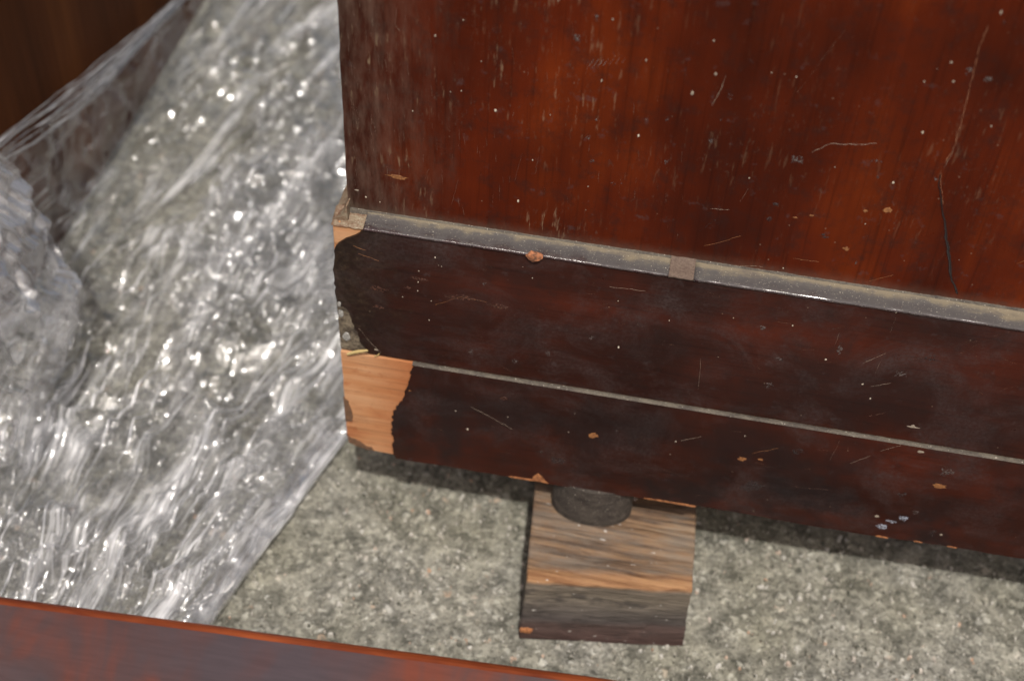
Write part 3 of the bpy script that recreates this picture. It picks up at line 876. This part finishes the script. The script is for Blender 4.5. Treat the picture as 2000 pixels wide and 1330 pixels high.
crack()

# ------------------------------------------------------------------ straw on the plinth corner
def sliver(name, a, b, wd, mat, bend=(0, 0, 0)):
    V, F = [], []
    a, b, bend = Vector(a), Vector(b), Vector(bend)
    d = (b - a).normalized(); s = d.cross(Vector((0, -1, 0))).normalized(); u = s.cross(d)
    m = 7
    for i in range(m):
        t = i / (m - 1)
        p = a.lerp(b, t) + bend * math.sin(t * math.pi)
        h = wd * (0.55 + 0.45 * math.sin(t * math.pi * .9 + .2))
        V += [tuple(p + s * h), tuple(p + u * h * .5), tuple(p - s * h), tuple(p - u * h * .5)]
    for i in range(m - 1):
        for q in range(4):
            F.append((i * 4 + q, i * 4 + (q + 1) % 4, i * 4 + 4 + (q + 1) % 4, i * 4 + 4 + q))
    F += [(0, 1, 2, 3), (m * 4 - 1, m * 4 - 2, m * 4 - 3, m * 4 - 4)]
    return mesh_obj(name, V, F, mat)
straw_m = plain("dry_straw", (0.38, 0.27, 0.10), (0.55, 0.43, 0.20), 500)
tag(sliver("straw", (-0.0180, -0.0004, 0.1209), (-0.0093, -0.0010, 0.1258), 0.0010, straw_m, (0, 0, .0003)), "yellow sliver of straw lying above the bare wood corner", "straw")
tag(sliver("straw", (-0.0072, 0.0002, 0.1214), (-0.0050, 0.0004, 0.1236), 0.00028, straw_m, (.0004, 0, 0)), "tiny pale curl of straw to the right of the yellow sliver", "straw")

# ------------------------------------------------------------------ wooden block
def rough_block():
    H = 0.0378
    bot = [(0.0644, -0.0392), (0.1354, -0.0284), (0.1310, 0.036), (0.0580, 0.033)]
    top = [(0.0652, -0.0346), (0.1345, -0.0254), (0.1310, 0.036), (0.0585, 0.033)]
    base = Vector((0.096, -0.002, 0.0))
    nu, nv, nw = 70, 90, 26
    vid, V, F = {}, [], []
    def P(i, j, k):
        key = (i, j, k)
        if key in vid:
            return vid[key]
        u, v, w_ = i / nu, j / nv, k / nw
        q = []
        for c in (bot, top):
            q.append([(c[0][d] * (1 - u) + c[1][d] * u) * (1 - v) + (c[3][d] * (1 - u) + c[2][d] * u) * v for d in (0, 1)])
        x = q[0][0] * (1 - w_) + q[1][0] * w_; y = q[0][1] * (1 - w_) + q[1][1] * w_; z = H * w_
        A = lambda a, b, s: float(pn(np.array([a]), np.array([b]), s)[0])
        if k == nw:      # weathered grain ridges on the top
            g = A(x * 25, y * 330, 1) * .0007 + A(x * 50, y * 160, 2) * .0008 - .0006
            z += min(g, 0.0)
            if j < 3:
                z -= .0006 * (3 - j) / 3 * (1 + A(x * 200, 0.3, 3))
        if j == 0:
            y += A(x * 30, z * 260, 4) * .0005 + A(x * 80, z * 90, 5) * .0006
            if z < .0125 + .003 * A(x * 70, .2, 12):
                y -= .0009
        if i == 0 or i == nu:
            x += A(y * 60, z * 200, 6) * .0006 + A(y * 25, z * 30, 7) * .0012
        if k == 0:
            z += 0
        vid[key] = len(V); V.append((x - base.x, y - base.y, z)); return vid[key]
    for i in range(nu):
        for j in range(nv):
            F.append((P(i, j, nw), P(i + 1, j, nw), P(i + 1, j + 1, nw), P(i, j + 1, nw)))
    for i in range(nu):
        for k in range(nw):
            F.append((P(i, 0, k), P(i + 1, 0, k), P(i + 1, 0, k + 1), P(i, 0, k + 1)))
            F.append((P(i + 1, nv, k), P(i, nv, k), P(i, nv, k + 1), P(i + 1, nv, k + 1)))
    for j in range(nv):
        for k in range(nw):
            F.append((P(0, j + 1, k), P(0, j, k), P(0, j, k + 1), P(0, j + 1, k + 1)))
            F.append((P(nu, j, k), P(nu, j + 1, k), P(nu, j + 1, k + 1), P(nu, j, k + 1)))
    F.append((P(0, 0, 0), P(0, nv, 0), P(nu, nv, 0), P(nu, 0, 0)))
    o = mesh_obj("wooden_block", V, F, block_m, smooth=True)
    o.location = base
    return tag(o, "weathered offcut of wood on the concrete under the round foot", "block")
blk = rough_block()
c_ = slab("raw_chip", jitter_line([(-0.0316, 0.0062), (-0.0270, 0.0064), (-0.0262, 0.0080), (-0.0316, 0.0078)], 0.001, 0.0003, 9), -0.0386, -0.0370, chip_m, blk)

# ------------------------------------------------------------------ brown furniture at the left
def left_furniture():
    M = Mat("brown_stained_wood")
    v = M.coords((1, 1, 0.08))
    g = M.noise(v, 22, 4, 0.55, .4)
    col = M.ramp(g, [(0.3, (0.062, 0.0205, 0.0080)), (0.55, (0.108, 0.035, 0.0115)), (0.72, (0.150, 0.050, 0.015))])
    fr = M.noise(M.coords((1, 1, 0.05)), 240, 3, .6)
    col = M.mix(1.0, col, M.ramp(fr, [(0.3, .8), (0.7, 1.15)]), 'MULTIPLY')
    m = M.set(Base_Color=col, Roughness=0.6, Specular_IOR_Level=0.06)
    root = empty("wooden_cupboard", "plain brown wooden cupboard side standing behind the plastic film", "cupboard", (-0.40, 0.38, 0))
    box("side_panel", 0.156, 0.174, -0.36, 0.40, 0.0, 0.60, m, root, bevel=0.001)
    box("carcass", -0.17, 0.1555, -0.355, 0.395, 0.003, 0.595, carcass_m, root)
left_furniture()

# ------------------------------------------------------------------ foreground board
def board():
    root = empty("tabletop", "glossy reddish mahogany top with worn orange edge, lying flat on the concrete", "tabletop", (0.0, -0.19, 0.0))
    M = Mat("mahogany_top_sky_sheen")
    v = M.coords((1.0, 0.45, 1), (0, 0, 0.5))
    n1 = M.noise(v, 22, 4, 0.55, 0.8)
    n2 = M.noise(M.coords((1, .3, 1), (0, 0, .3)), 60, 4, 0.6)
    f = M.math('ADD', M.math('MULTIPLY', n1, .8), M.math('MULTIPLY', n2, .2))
    col = M.ramp(f, [(0.40, (0.068, 0.050, 0.054)), (0.50, (0.080, 0.046, 0.045)), (0.62, (0.150, 0.042, 0.026))])  # grey-purple stops paint the sky's reflection into the base colour, red is figure
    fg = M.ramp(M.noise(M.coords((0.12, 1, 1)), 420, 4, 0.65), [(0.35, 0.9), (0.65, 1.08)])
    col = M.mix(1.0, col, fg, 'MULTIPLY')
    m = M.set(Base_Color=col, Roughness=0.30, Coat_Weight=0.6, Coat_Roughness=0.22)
    M2 = Mat("worn_orange_edge")
    c2 = M2.ramp(M2.noise(M2.coords((.25, 1, 1)), 90, 4, .6), [(0.35, (0.11, 0.020, 0.006)), (0.65, (0.25, 0.055, 0.014))])
    e = M2.set(Base_Color=c2, Roughness=0.45)
    H = 0.040
    a = math.atan2(0.0122, 0.2464)
    def body(name, y0, y1, mat, prof_edge):
        # profile in (distance behind the far edge, z), swept along the edge
        n = 40; V, F = [], []
        k = len(prof_edge)
        for i in range(n):
            t = -0.33 + 0.72 * i / (n - 1)
            for d, z in prof_edge:
                wob = 0.0003 * float(pn(np.array([t * 70]), np.array([.4]), 8)[0])
                x = t * math.cos(a) + (d + wob) * math.sin(a); y = -0.0797 + t * math.sin(a) - (d + wob) * math.cos(a)
                V.append((x, y + 0.19, z))
        for i in range(n - 1):
            for j in range(k):
                q, r_ = i * k + j, i * k + (j + 1) % k
                F.append((q, q + k, r_ + k, r_))
        F += [tuple(range(k)), tuple(range(n * k - 1, (n - 1) * k - 1, -1))]
        return mesh_obj(name, V, F, mat, root, smooth=False)
    ed = [(0.0052, H)] + [(0.0045 - 0.0045 * math.sin(t), H - 0.0035 + 0.0035 * math.cos(t)) for t in (0.2, .5, .8, 1.1, 1.4)] + [(0.0, 0.0045), (0.0052, 0.0045)]
    body("edge_strip", 0, 0, e, ed)
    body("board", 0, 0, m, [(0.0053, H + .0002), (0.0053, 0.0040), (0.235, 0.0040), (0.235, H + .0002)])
board()

# ------------------------------------------------------------------ plastic film
film = empty("plastic_film", "crumpled clear plastic wrap spread over the concrete beside the cabinet", "plastic wrap", (-0.13, 0.12, 0.0))
FB = np.array([-0.13, 0.12, 0.0])
# patches where the film is ruched up facing the open side: x, y, half sizes
RUCHED = [(-0.128, 0.175, 0.035, 0.045), (-0.150, 0.150, 0.02, 0.03), (-0.137, 0.291, 0.022, 0.035), (-0.122, 0.365, 0.014, 0.045), (-0.100, 0.235, 0.02, 0.03),
          (-0.160, 0.028, 0.022, 0.010), (-0.108, 0.034, 0.020, 0.010), (-0.070, 0.000, 0.008, 0.030), (-0.205, 0.215, 0.010, 0.05), (-0.190, 0.280, 0.010, 0.05),
          (-0.112, 0.100, 0.012, 0.012), (-0.075, 0.110, 0.014, 0.012), (-0.105, -0.045, 0.016, 0.014), (-0.155, -0.055, 0.014, 0.010), (-0.075, -0.050, 0.008, 0.015), (-0.06, 0.05, 0.012, 0.02)]
# long single folds: polylines on the ground, height, half width
FOLDS = [
    ([(-0.225, 0.175), (-0.205, 0.232), (-0.182, 0.30), (-0.155, 0.39)], 0.010, 0.0065), ([(-0.14, 0.108), (-0.113, 0.114), (-0.091, 0.098)], 0.007, 0.0035),
    ([(-0.092, 0.102), (-0.098, 0.133), (-0.105, 0.18), (-0.094, 0.24)], 0.008, 0.0045), ([(-0.068, -0.05), (-0.062, -0.008), (-0.055, 0.033), (-0.045, 0.075)], 0.008, 0.0050),
    ([(-0.168, -0.048), (-0.163, -0.022)], 0.006, 0.0025), ([(-0.122, -0.058), (-0.110, -0.018), (-0.108, 0.007)], 0.007, 0.0030), ([(-0.172, -0.01), (-0.172, 0.03)], 0.006, 0.0030),
    ([(-0.113, -0.058), (-0.098, -0.022), (-0.090, 0.02)], 0.007, 0.0028), ([(-0.200, 0.05), (-0.196, 0.075)], 0.006, 0.003), ([(-0.180, 0.054), (-0.176, 0.085)], 0.006, 0.003),
    ([(-0.163, 0.163), (-0.140, 0.188), (-0.120, 0.232)], 0.012, 0.008), ([(-0.139, 0.335), (-0.132, 0.375)], 0.012, 0.006), ([(-0.195, 0.115), (-0.163, 0.163)], 0.007, 0.005)]
# smooth stretches where the film lies almost flat: x, y, half sizes
FLAT = [(-0.175, 0.20, 0.025, 0.05), (-0.09, 0.085, 0.018, 0.02), (-0.13, -0.01, 0.02, 0.012), (-0.13, 0.34, 0.012, 0.03)]
def line_ridge(x, y, pts, H, w_):
    best = np.full(x.shape, 1e9); s_at = np.zeros(x.shape); s0 = 0.0
    for (xa, ya), (xb, yb) in zip(pts, pts[1:]):
        L = math.hypot(xb - xa, yb - ya)
        t = np.clip(((x - xa) * (xb - xa) + (y - ya) * (yb - ya)) / L ** 2, 0, 1)
        d = np.hypot(x - xa - t * (xb - xa), y - ya - t * (yb - ya))
        s_at = np.where(d < best, s0 + t * L, s_at); best = np.minimum(best, d); s0 += L
    hh = H * (0.75 + 0.5 * pn(s_at * 90, s_at * 0 + xa * 91, 7)) * np.exp(-(best / w_) ** 1.5)
    return hh * np.clip(np.minimum(s_at, s0 - s_at) / 0.012 + 0.15, 0, 1)
XC, YC, KP = -0.151, -0.39, 0.45
def shear(y):
    return 0.38 * 0.05 * np.log1p(np.exp((y - 0.09) / 0.05))
def fold_coords(x, y):
    """p across the folds, q along them; the folds fan out from under the tabletop and lean over further back."""
    return np.arctan2(x - shear(y) - XC, y - YC) * KP, y
def fold_x(p, y):
    return XC + np.tan(p / KP) * (y - YC) + shear(y)
def tri(t):
    return 2 * np.abs(2 * (t - np.floor(t + 0.5))) - 1
def saw(t):
    f = t - np.floor(t)
    return np.where(f < 0.72, f / 0.72, (1 - f) / 0.28)

def crumple(x, y, seed, amp=1.0, ruche=True):
    """Height of the film: long pulled folds, flat facets between them, thin sharp creases, ruched patches."""
    rs = np.random.RandomState(seed)
    p0, q0 = fold_coords(x, y)
    p = p0 + 0.005 * pn(p0 * 24, q0 * 8, seed + 1) + 0.0015 * pn(p0 * 80, q0 * 16, seed + 2)
    q = q0 + 0.010 * pn(p0 * 30, q0 * 16, seed + 3)
    h = 0.008 * pn(p * 12, q * 7, seed + 5) + 0.004 * pn(p * 30, q * 18, seed + 6)
    for k, (lam, sl) in enumerate(((0.034, 0.22), (0.019, 0.30), (0.011, 0.36), (0.0065, 0.36))):       # pulled folds
        mask = sstep(-0.2, 0.4, pn(p * 26 + 7 * k, q * 9, seed + 11 + k))
        h = h + 0.25 * sl * lam * mask * tri(p / lam + 1.1 * pn(p * 35, q * 10, seed + 20 + k))
    for k, (lam, sl) in enumerate(((0.060, 0.50), (0.032, 0.60), (0.017, 0.55), (0.009, 0.45))):   # facets tipped along the folds
        th = rs.uniform(-0.7, 0.7)
        mask = sstep(-0.05 + 0.06 * k, 0.35, pn(p * 34 + 3 * k, q * 18, seed + 31 + k))
        h = h + 0.25 * sl * lam * mask * tri((q * math.cos(th) + p * math.sin(th)) / lam + 0.7 * pn(p * 45, q * 20, seed + 40 + k))
    if ruche:
        m = np.zeros_like(x)
        for cx, cy, rx, ry in RUCHED:
            m = np.maximum(m, np.exp(-((x - cx) / rx) ** 2 - ((y - cy) / ry) ** 2))
        m = m * sstep(-0.35, 0.15, pn(p * 60, q * 45, seed + 90))
        w_ = q - 0.25 * p + 0.006 * pn(p * 50, q * 40, seed + 91)
        h = h + m * (0.0120 * saw(w_ / 0.026 + 0.9 * pn(p * 55, q * 22, seed + 92)) + 0.0045 * saw(w_ / 0.0105 + 1.1 * pn(p * 110, q * 40, seed + 93)))
    for k, (fx, fy, wd, ht) in enumerate(((60, 5, 0.05, 0.0014), (110, 8, 0.07, 0.0009), (170, 12, 0.09, 0.0005), (80, 40, 0.05, 0.0006))):   # thin creases
        n = pn(p * fx, q * fy, seed + 50 + k)
        m = sstep(-0.1, 0.3, pn(p * 40, q * 14, seed + 60 + k))
        h = h + ht * m * np.exp(-np.abs(n) / wd)
    if ruche:
        flat = np.zeros_like(x)
        for cx, cy, rx, ry in FLAT:
            flat = np.maximum(flat, np.exp(-((x - cx) / rx) ** 2 - ((y - cy) / ry) ** 2))
        h = h * (1 - 0.75 * flat)
        wx = x + 0.004 * pn(x * 60, y * 60, seed + 95); wy = y + 0.004 * pn(x * 60, y * 60, seed + 96)
        for pts, H, w_ in FOLDS:
            h = h + line_ridge(wx, wy, pts, H, w_)
    return h * amp

def grid_faces(nx, ny):
    i = np.arange(nx * ny).reshape(ny, nx)
    return np.stack([i[:-1, :-1], i[:-1, 1:], i[1:, 1:], i[1:, :-1]], -1).reshape(-1, 4)

def grid_obj(name, P, mat, parent, keep=None, uv=None):
    ny, nx = P.shape[:2]
    F = grid_faces(nx, ny)
    if keep is not None:
        k = keep.reshape(-1)
        F = F[k[F].all(1)]
        used = np.unique(F); remap = np.full(nx * ny, -1); remap[used] = np.arange(len(used))
        V = P.reshape(-1, 3)[used]; F = remap[F]
    else:
        used = np.arange(nx * ny); V = P.reshape(-1, 3)
    if uv is None:
        uv = np.stack(fold_coords(P[..., 0], P[..., 1]), -1)
    UVV = uv.reshape(-1, 2)[used]
    me = bpy.data.meshes.new(name)
    me.vertices.add(len(V)); me.vertices.foreach_set("co", (V - FB).astype(np.float32).ravel())
    me.loops.add(F.size); me.loops.foreach_set("vertex_index", F.astype(np.int32).ravel())
    me.polygons.add(len(F))
    me.polygons.foreach_set("loop_start", np.arange(0, F.size, 4, dtype=np.int32))
    me.polygons.foreach_set("loop_total", np.full(len(F), 4, dtype=np.int32))
    me.update(calc_edges=True)
    lay = me.uv_layers.new(name="UVMap")
    lay.data.foreach_set("uv", UVV[F.ravel()].astype(np.float32).ravel())
    me.polygons.foreach_set("use_smooth", np.ones(len(me.polygons), dtype=bool))
    me.materials.append(mat)
    o = bpy.data.objects.new(name, me); COL.objects.link(o); o.parent = parent
    return o

def film_surface(nx, ny, seed, y0, y1, lift=0.0, amp=1.0):
    yv = np.linspace(y0, y1, ny)[:, None] * np.ones((1, nx))
    s = np.linspace(0, 1, nx)[None, :] * np.ones((ny, 1))
    hl = np.interp(yv, [-0.12, 0.06, 0.107, 0.1415, 0.198, 0.258, 0.336, 0.48], [0.10, 0.11, 0.104, 0.0915, 0.073, 0.058, 0.041, 0.012])
    hl = hl + 0.003 * pn(yv * 60, yv * 0 + .5, seed + 70)
    xr = np.where(yv < 0.05, -0.036 + (yv - 0.05) * 0.266, -0.0285)
    xr = xr + 0.0005 * pn(yv * 60, yv * 0 + .2, seed + 71)
    XW = -0.2215
    L = hl + (xr - XW)
    a = s * L - hl                       # 0 at the foot of the cupboard side
    soft = 0.014
    sp = lambda t: soft * np.log1p(np.exp(np.clip(t / soft, -40, 40)))
    x = XW + sp(a); z = sp(-a)
    wall = 1 / (1 + np.exp(np.clip(a / soft, -40, 40)))      # 1 on the side, 0 on the ground
    rise = sstep(-0.075, -0.028, x) * sstep(0.06, 0.14, yv)
    z = z + 0.035 * rise ** 1.5
    h = crumple(np.where(a < 0, XW + a, x), yv, seed, amp)
    uv = np.stack(fold_coords(XW + a, yv), -1)
    end = sstep(-0.098, -0.045, yv)
    h = h * (0.25 + 0.75 * end) * (1 - 0.45 * wall)
    h = h * np.where(yv < 0.055, 0.25 + 0.75 * sstep(0.0, 0.012, xr - x), 1.0)
    h = np.maximum(h + 0.0065, 0.0008 + 0.15 * np.abs(h)) + lift
    x = x + wall * h; z = z + (1 - wall) * h
    return np.stack([x, yv, z], -1), a, yv, uv
P, a_, y_, uv_ = film_surface(430, 780, 100, -0.092, 0.47)
grid_obj("film_sheet", P, film_m, film, None, uv_)
P, a_, y_, uv_ = film_surface(430, 720, 300, -0.075, 0.47, 0.004, 1.1)
edge = -0.13 + 0.05 * pn(y_ * 9, y_ * 0 + .3, 5) + 0.02 * pn(y_ * 40, y_ * 0 + .3, 6) + 0.03 * sstep(.15, .35, y_) - 0.09 * sstep(.08, -.02, y_)
keep = (P[..., 0] > edge) & (P[..., 0] < -0.031 + 0.006 * pn(y_ * 30, y_ * 0 + .9, 7) - np.where(y_ < .05, (.05 - y_) * .33, 0))
grid_obj("film_sheet", P, film_m, film, keep, uv_)

# a loose third layer added to whiten the bright middle of the film
P, a_, y_, uv_ = film_surface(300, 430, 500, 0.10, 0.47, 0.009, 1.15)
lim = -0.150 + 0.022 * pn(y_ * 26, y_ * 0 + .7, 8) + 0.012 * pn(y_ * 80, y_ * 0 + .2, 9) + 0.05 * sstep(0.15, 0.10, y_) + 0.02 * sstep(.25, .4, y_)
keep = (P[..., 0] > lim) & (y_ > 0.118 + 0.015 * pn(P[..., 0] * 40, y_ * 0 + .5, 10))
grid_obj("film_sheet", P, film_mat("whitening_film", 1.9, 0.70, 0.49, 0.63, 0.06), film, keep, uv_)

# the doubled hem along the free edge that runs from the cabinet corner to the tabletop
def hem():
    ny, nx = 260, 40
    y = np.linspace(-0.094, 0.050, ny)[:, None] * np.ones((1, nx))
    u = np.linspace(0, 1, nx)[None, :] * np.ones((ny, 1))
    xe = -0.0362 + (y - 0.05) * 0.266
    wd = 0.013 + 0.002 * pn(y * 30, y * 0 + .4, 31)
    s2 = np.abs(2 * u - 1)                      # folded double: out to the edge and back
    x = xe - wd * s2 + 0.0006 * pn(y * 50, u * 2, 32)
    z = 0.0062 + np.where(u < .5, -0.0012, 0.0016) * (1 - s2 ** 3) * 1.2 + 0.0022 * pn(y * 26, x * 90, 33) + 0.0007 * tri(y / 0.021 + x * 60 + pn(y * 40, x * 80, 34)) + 0.0010 * s2 * pn(y * 70, u * 3, 35) + 0.003 * (1 - np.exp(-((y - .05) / .02) ** 2)) * 0
    grid_obj("folded_hem", np.stack([x, y, z], -1), film_mat("hem_film", 2.4, 0.25, 0.47, 0.64, 0.09), film)
hem()

def tube(c, R, flat=1.0, m=8):
    """Points of a tube along the centre line c with radius R(n)."""
    n = len(c)
    tg = np.gradient(c, axis=0); tg /= np.linalg.norm(tg, axis=1)[:, None]
    e1 = np.cross(tg, [0, 0, 1.0]); e1 /= np.linalg.norm(e1, axis=1)[:, None] + 1e-9
    e2 = np.cross(e1, tg)
    an = np.linspace(0, 2 * math.pi, m)[None, :]
    return c[:, None, :] + (R[:, None] * np.cos(an))[..., None] * e1[:, None, :] + (R[:, None] * np.sin(an) * flat)[..., None] * e2[:, None, :]

# narrow rolled pleats added along the folds, whitened to stand in for bright highlights
def pleats():
    rs = np.random.RandomState(21)
    Ps, uvs = [], []
    n, m = 40, 7
    for k in range(300):
        y0 = rs.uniform(-0.085, 0.42)
        x0 = rs.uniform(-0.205, -0.045 if y0 > .05 else -0.075)
        L = 0.012 + (0.075 if y0 < 0.09 else 0.05) * rs.rand() ** 1.6
        yy = np.linspace(y0, y0 + L, n)
        p0 = fold_coords(np.array([x0]), np.array([y0]))[0][0]
        drift = rs.uniform(-.25, .25)
        xx = fold_x(p0, yy) + drift * (yy - y0) * 0.5 + 0.0007 * pn(yy * 60, yy * 0 + k * .37, 3) + 0.0002 * pn(yy * 240, yy * 0 + k * .77, 4)
        if xx.max() > -0.032 - max(0, (.05 - y0)) * .30 or xx.min() < -0.214:
            continue
        zz = np.maximum(crumple(xx, yy, 300, 1.1) + 0.0065, 0.0008) + 0.0045 + 0.0010 * pn(yy * 130, yy * 0 + k * .61, 5)
        e = np.sin(np.linspace(0.03, math.pi - 0.03, n)) ** 0.6
        R = (0.00016 + 0.00042 * rs.rand() ** 2) * e * (1 + 0.5 * pn(yy * 260, yy * 0 + k * .21, 6))
        Ps.append(tube(np.stack([xx, yy, zz], -1), R, 1.3, m))
        uvs.append(np.stack([np.full((n, m), k * .013), yy[:, None] * np.ones((1, m))], -1))
    nt_ = len(Ps)
    P = np.concatenate(Ps); uv = np.concatenate(uvs)
    F = np.concatenate([grid_faces(m, n) + i * n * m for i in range(nt_)])
    me = bpy.data.meshes.new("pleats")
    me.from_pydata((P.reshape(-1, 3) - FB).tolist(), [], F.tolist())
    lay = me.uv_layers.new(name="UVMap")
    lay.data.foreach_set("uv", uv.reshape(-1, 2)[F.ravel()].astype(np.float32).ravel())
    me.polygons.foreach_set("use_smooth", [True] * len(me.polygons))
    me.materials.append(film_mat("whitened_pleat_film", 3.0, 0.85, 0.42, 0.58, 0.15))
    o = bpy.data.objects.new("pleats", me); COL.objects.link(o); o.parent = film
    tag(o, kind="stuff")
pleats()

# the billow of film folded back over itself at the left
def billow():
    ny, nx = 300, 260
    s = np.linspace(0, 1, ny)[:, None] * np.ones((1, nx))       # up the flap
    u = np.linspace(0, 1, nx)[None, :] * np.ones((ny, 1))       # from the cupboard side, round the rolled edge and back
    # a flap hanging from the edge of the side down to the ground, bulging out towards the cabinet
    z0 = 0.116 * (1 - s) ** 0.9 + 0.006
    bul = np.sin(np.clip(s * 1.02, 0, 1) * math.pi) ** 0.7
    out = 0.012 + 0.032 * bul + 0.020 * s
    back = 0.104 - 0.018 * s + 0.004 * pn(s * 4, s * 0 + .3, 66)
    c = crumple((u * .11 - 0.2), s * .14 + 0.02, 640, 1.0, False)
    k = np.clip(u / 0.82, 0, 1)
    y = -0.015 + (back + 0.015) * k
    x = -0.2235 + out * np.sqrt(np.clip(1 - (np.clip((k - 0.55) / 0.47, 0, 1)) ** 2.2, 0, 1)) + 0.45 * c + 0.0035 * tri(s * 2.3 + k * 1.6 + .5 * pn(s * 3, k * 3, 61)) + 0.0016 * tri(s * 6.1 - k * 2.0 + .9 * pn(s * 5, k * 4, 62)) + 0.0016 * np.exp(-np.abs(pn(s * 9 + k * 3, k * 5 - s * 3, 64)) / .06) * sstep(-.2, .3, pn(s * 5, k * 5, 67))
    x = x - np.where(u > .82, (u - .82) / .18 * 0.012, 0)
    y = y - np.where(u > .82, (u - .82) / .18 * 0.016, 0)
    z = z0 + 0.003 * pn(s * 6, k * 5, 65) + 0.25 * c
    grid_obj("film_fold", np.stack([x, y, z], -1), film_mat("hazy_film", 2.4, 0.34, 0.48, 0.66, 0.12), film, None, np.stack([u * .11, s * .14], -1))
billow()

# the free edge pulled into a bundle of thin strands along the cupboard side
def bundle():
    path = np.array([(-0.2140, 0.060, 0.119), (-0.2150, 0.107, 0.105), (-0.2155, 0.1415, 0.0925), (-0.2160, 0.198, 0.0735), (-0.2165, 0.258, 0.0585), (-0.2165, 0.336, 0.0415), (-0.2165, 0.47, 0.014)])
    n = 460
    d = np.r_[0, np.cumsum(np.linalg.norm(np.diff(path, axis=0), axis=1))]
    t = np.linspace(0, d[-1], n)
    c = np.stack([np.interp(t, d, path[:, k]) for k in range(3)], -1)
    for k in range(3):
        c[:, k] = np.convolve(np.pad(c[:, k], 20, mode='edge'), np.ones(41) / 41, 'valid')
    tg = np.gradient(c, axis=0); tg /= np.linalg.norm(tg, axis=1)[:, None]
    e1 = np.cross(tg, [1, 0, 0]); e1 /= np.linalg.norm(e1, axis=1)[:, None]
    e2 = np.cross(tg, e1)
    mt = film_mat("stretched_film", 3.0, 0.8, 0.40, 0.62, 0.10)
    rs = np.random.RandomState(9)
    for k in range(26):
        w_ = rs.uniform(-1, 1) * rs.uniform(.3, 1); ph = rs.uniform(0, 9)
        spread = 0.0050 + 0.0085 * np.exp(-((t - 0.12) / 0.10) ** 2) + 0.002 * pn(t * 20, t * 0 + ph, 90)
        off1 = w_ * spread + 0.0012 * pn(t * 30, t * 0 + ph, 91 + k)
        off2 = 0.0014 * pn(t * 26, t * 0 + ph + 3, 111 + k)
        cc = c + off1[:, None] * e1 + off2[:, None] * e2
        i0 = rs.randint(0, 200) if k > 4 else 0; i1 = rs.randint(i0 + 120, 461) if k > 4 else n
        R = (0.00018 + 0.00038 * rs.rand() ** 2) * (1 + 0.6 * pn(t * 90, t * 0 + ph, 131 + k))
        R = R * np.clip(np.minimum(np.arange(n) - i0, i1 - np.arange(n)) / 25.0, 0.05, 1)
        P = tube(cc, R, 1.0, 8)[i0:i1]
        uv = np.stack([np.full(P.shape[:2], k * .017), t[i0:i1, None] * np.ones((1, 8))], -1)
        grid_obj("stretched_strand", P, mt, film, None, uv)
bundle()
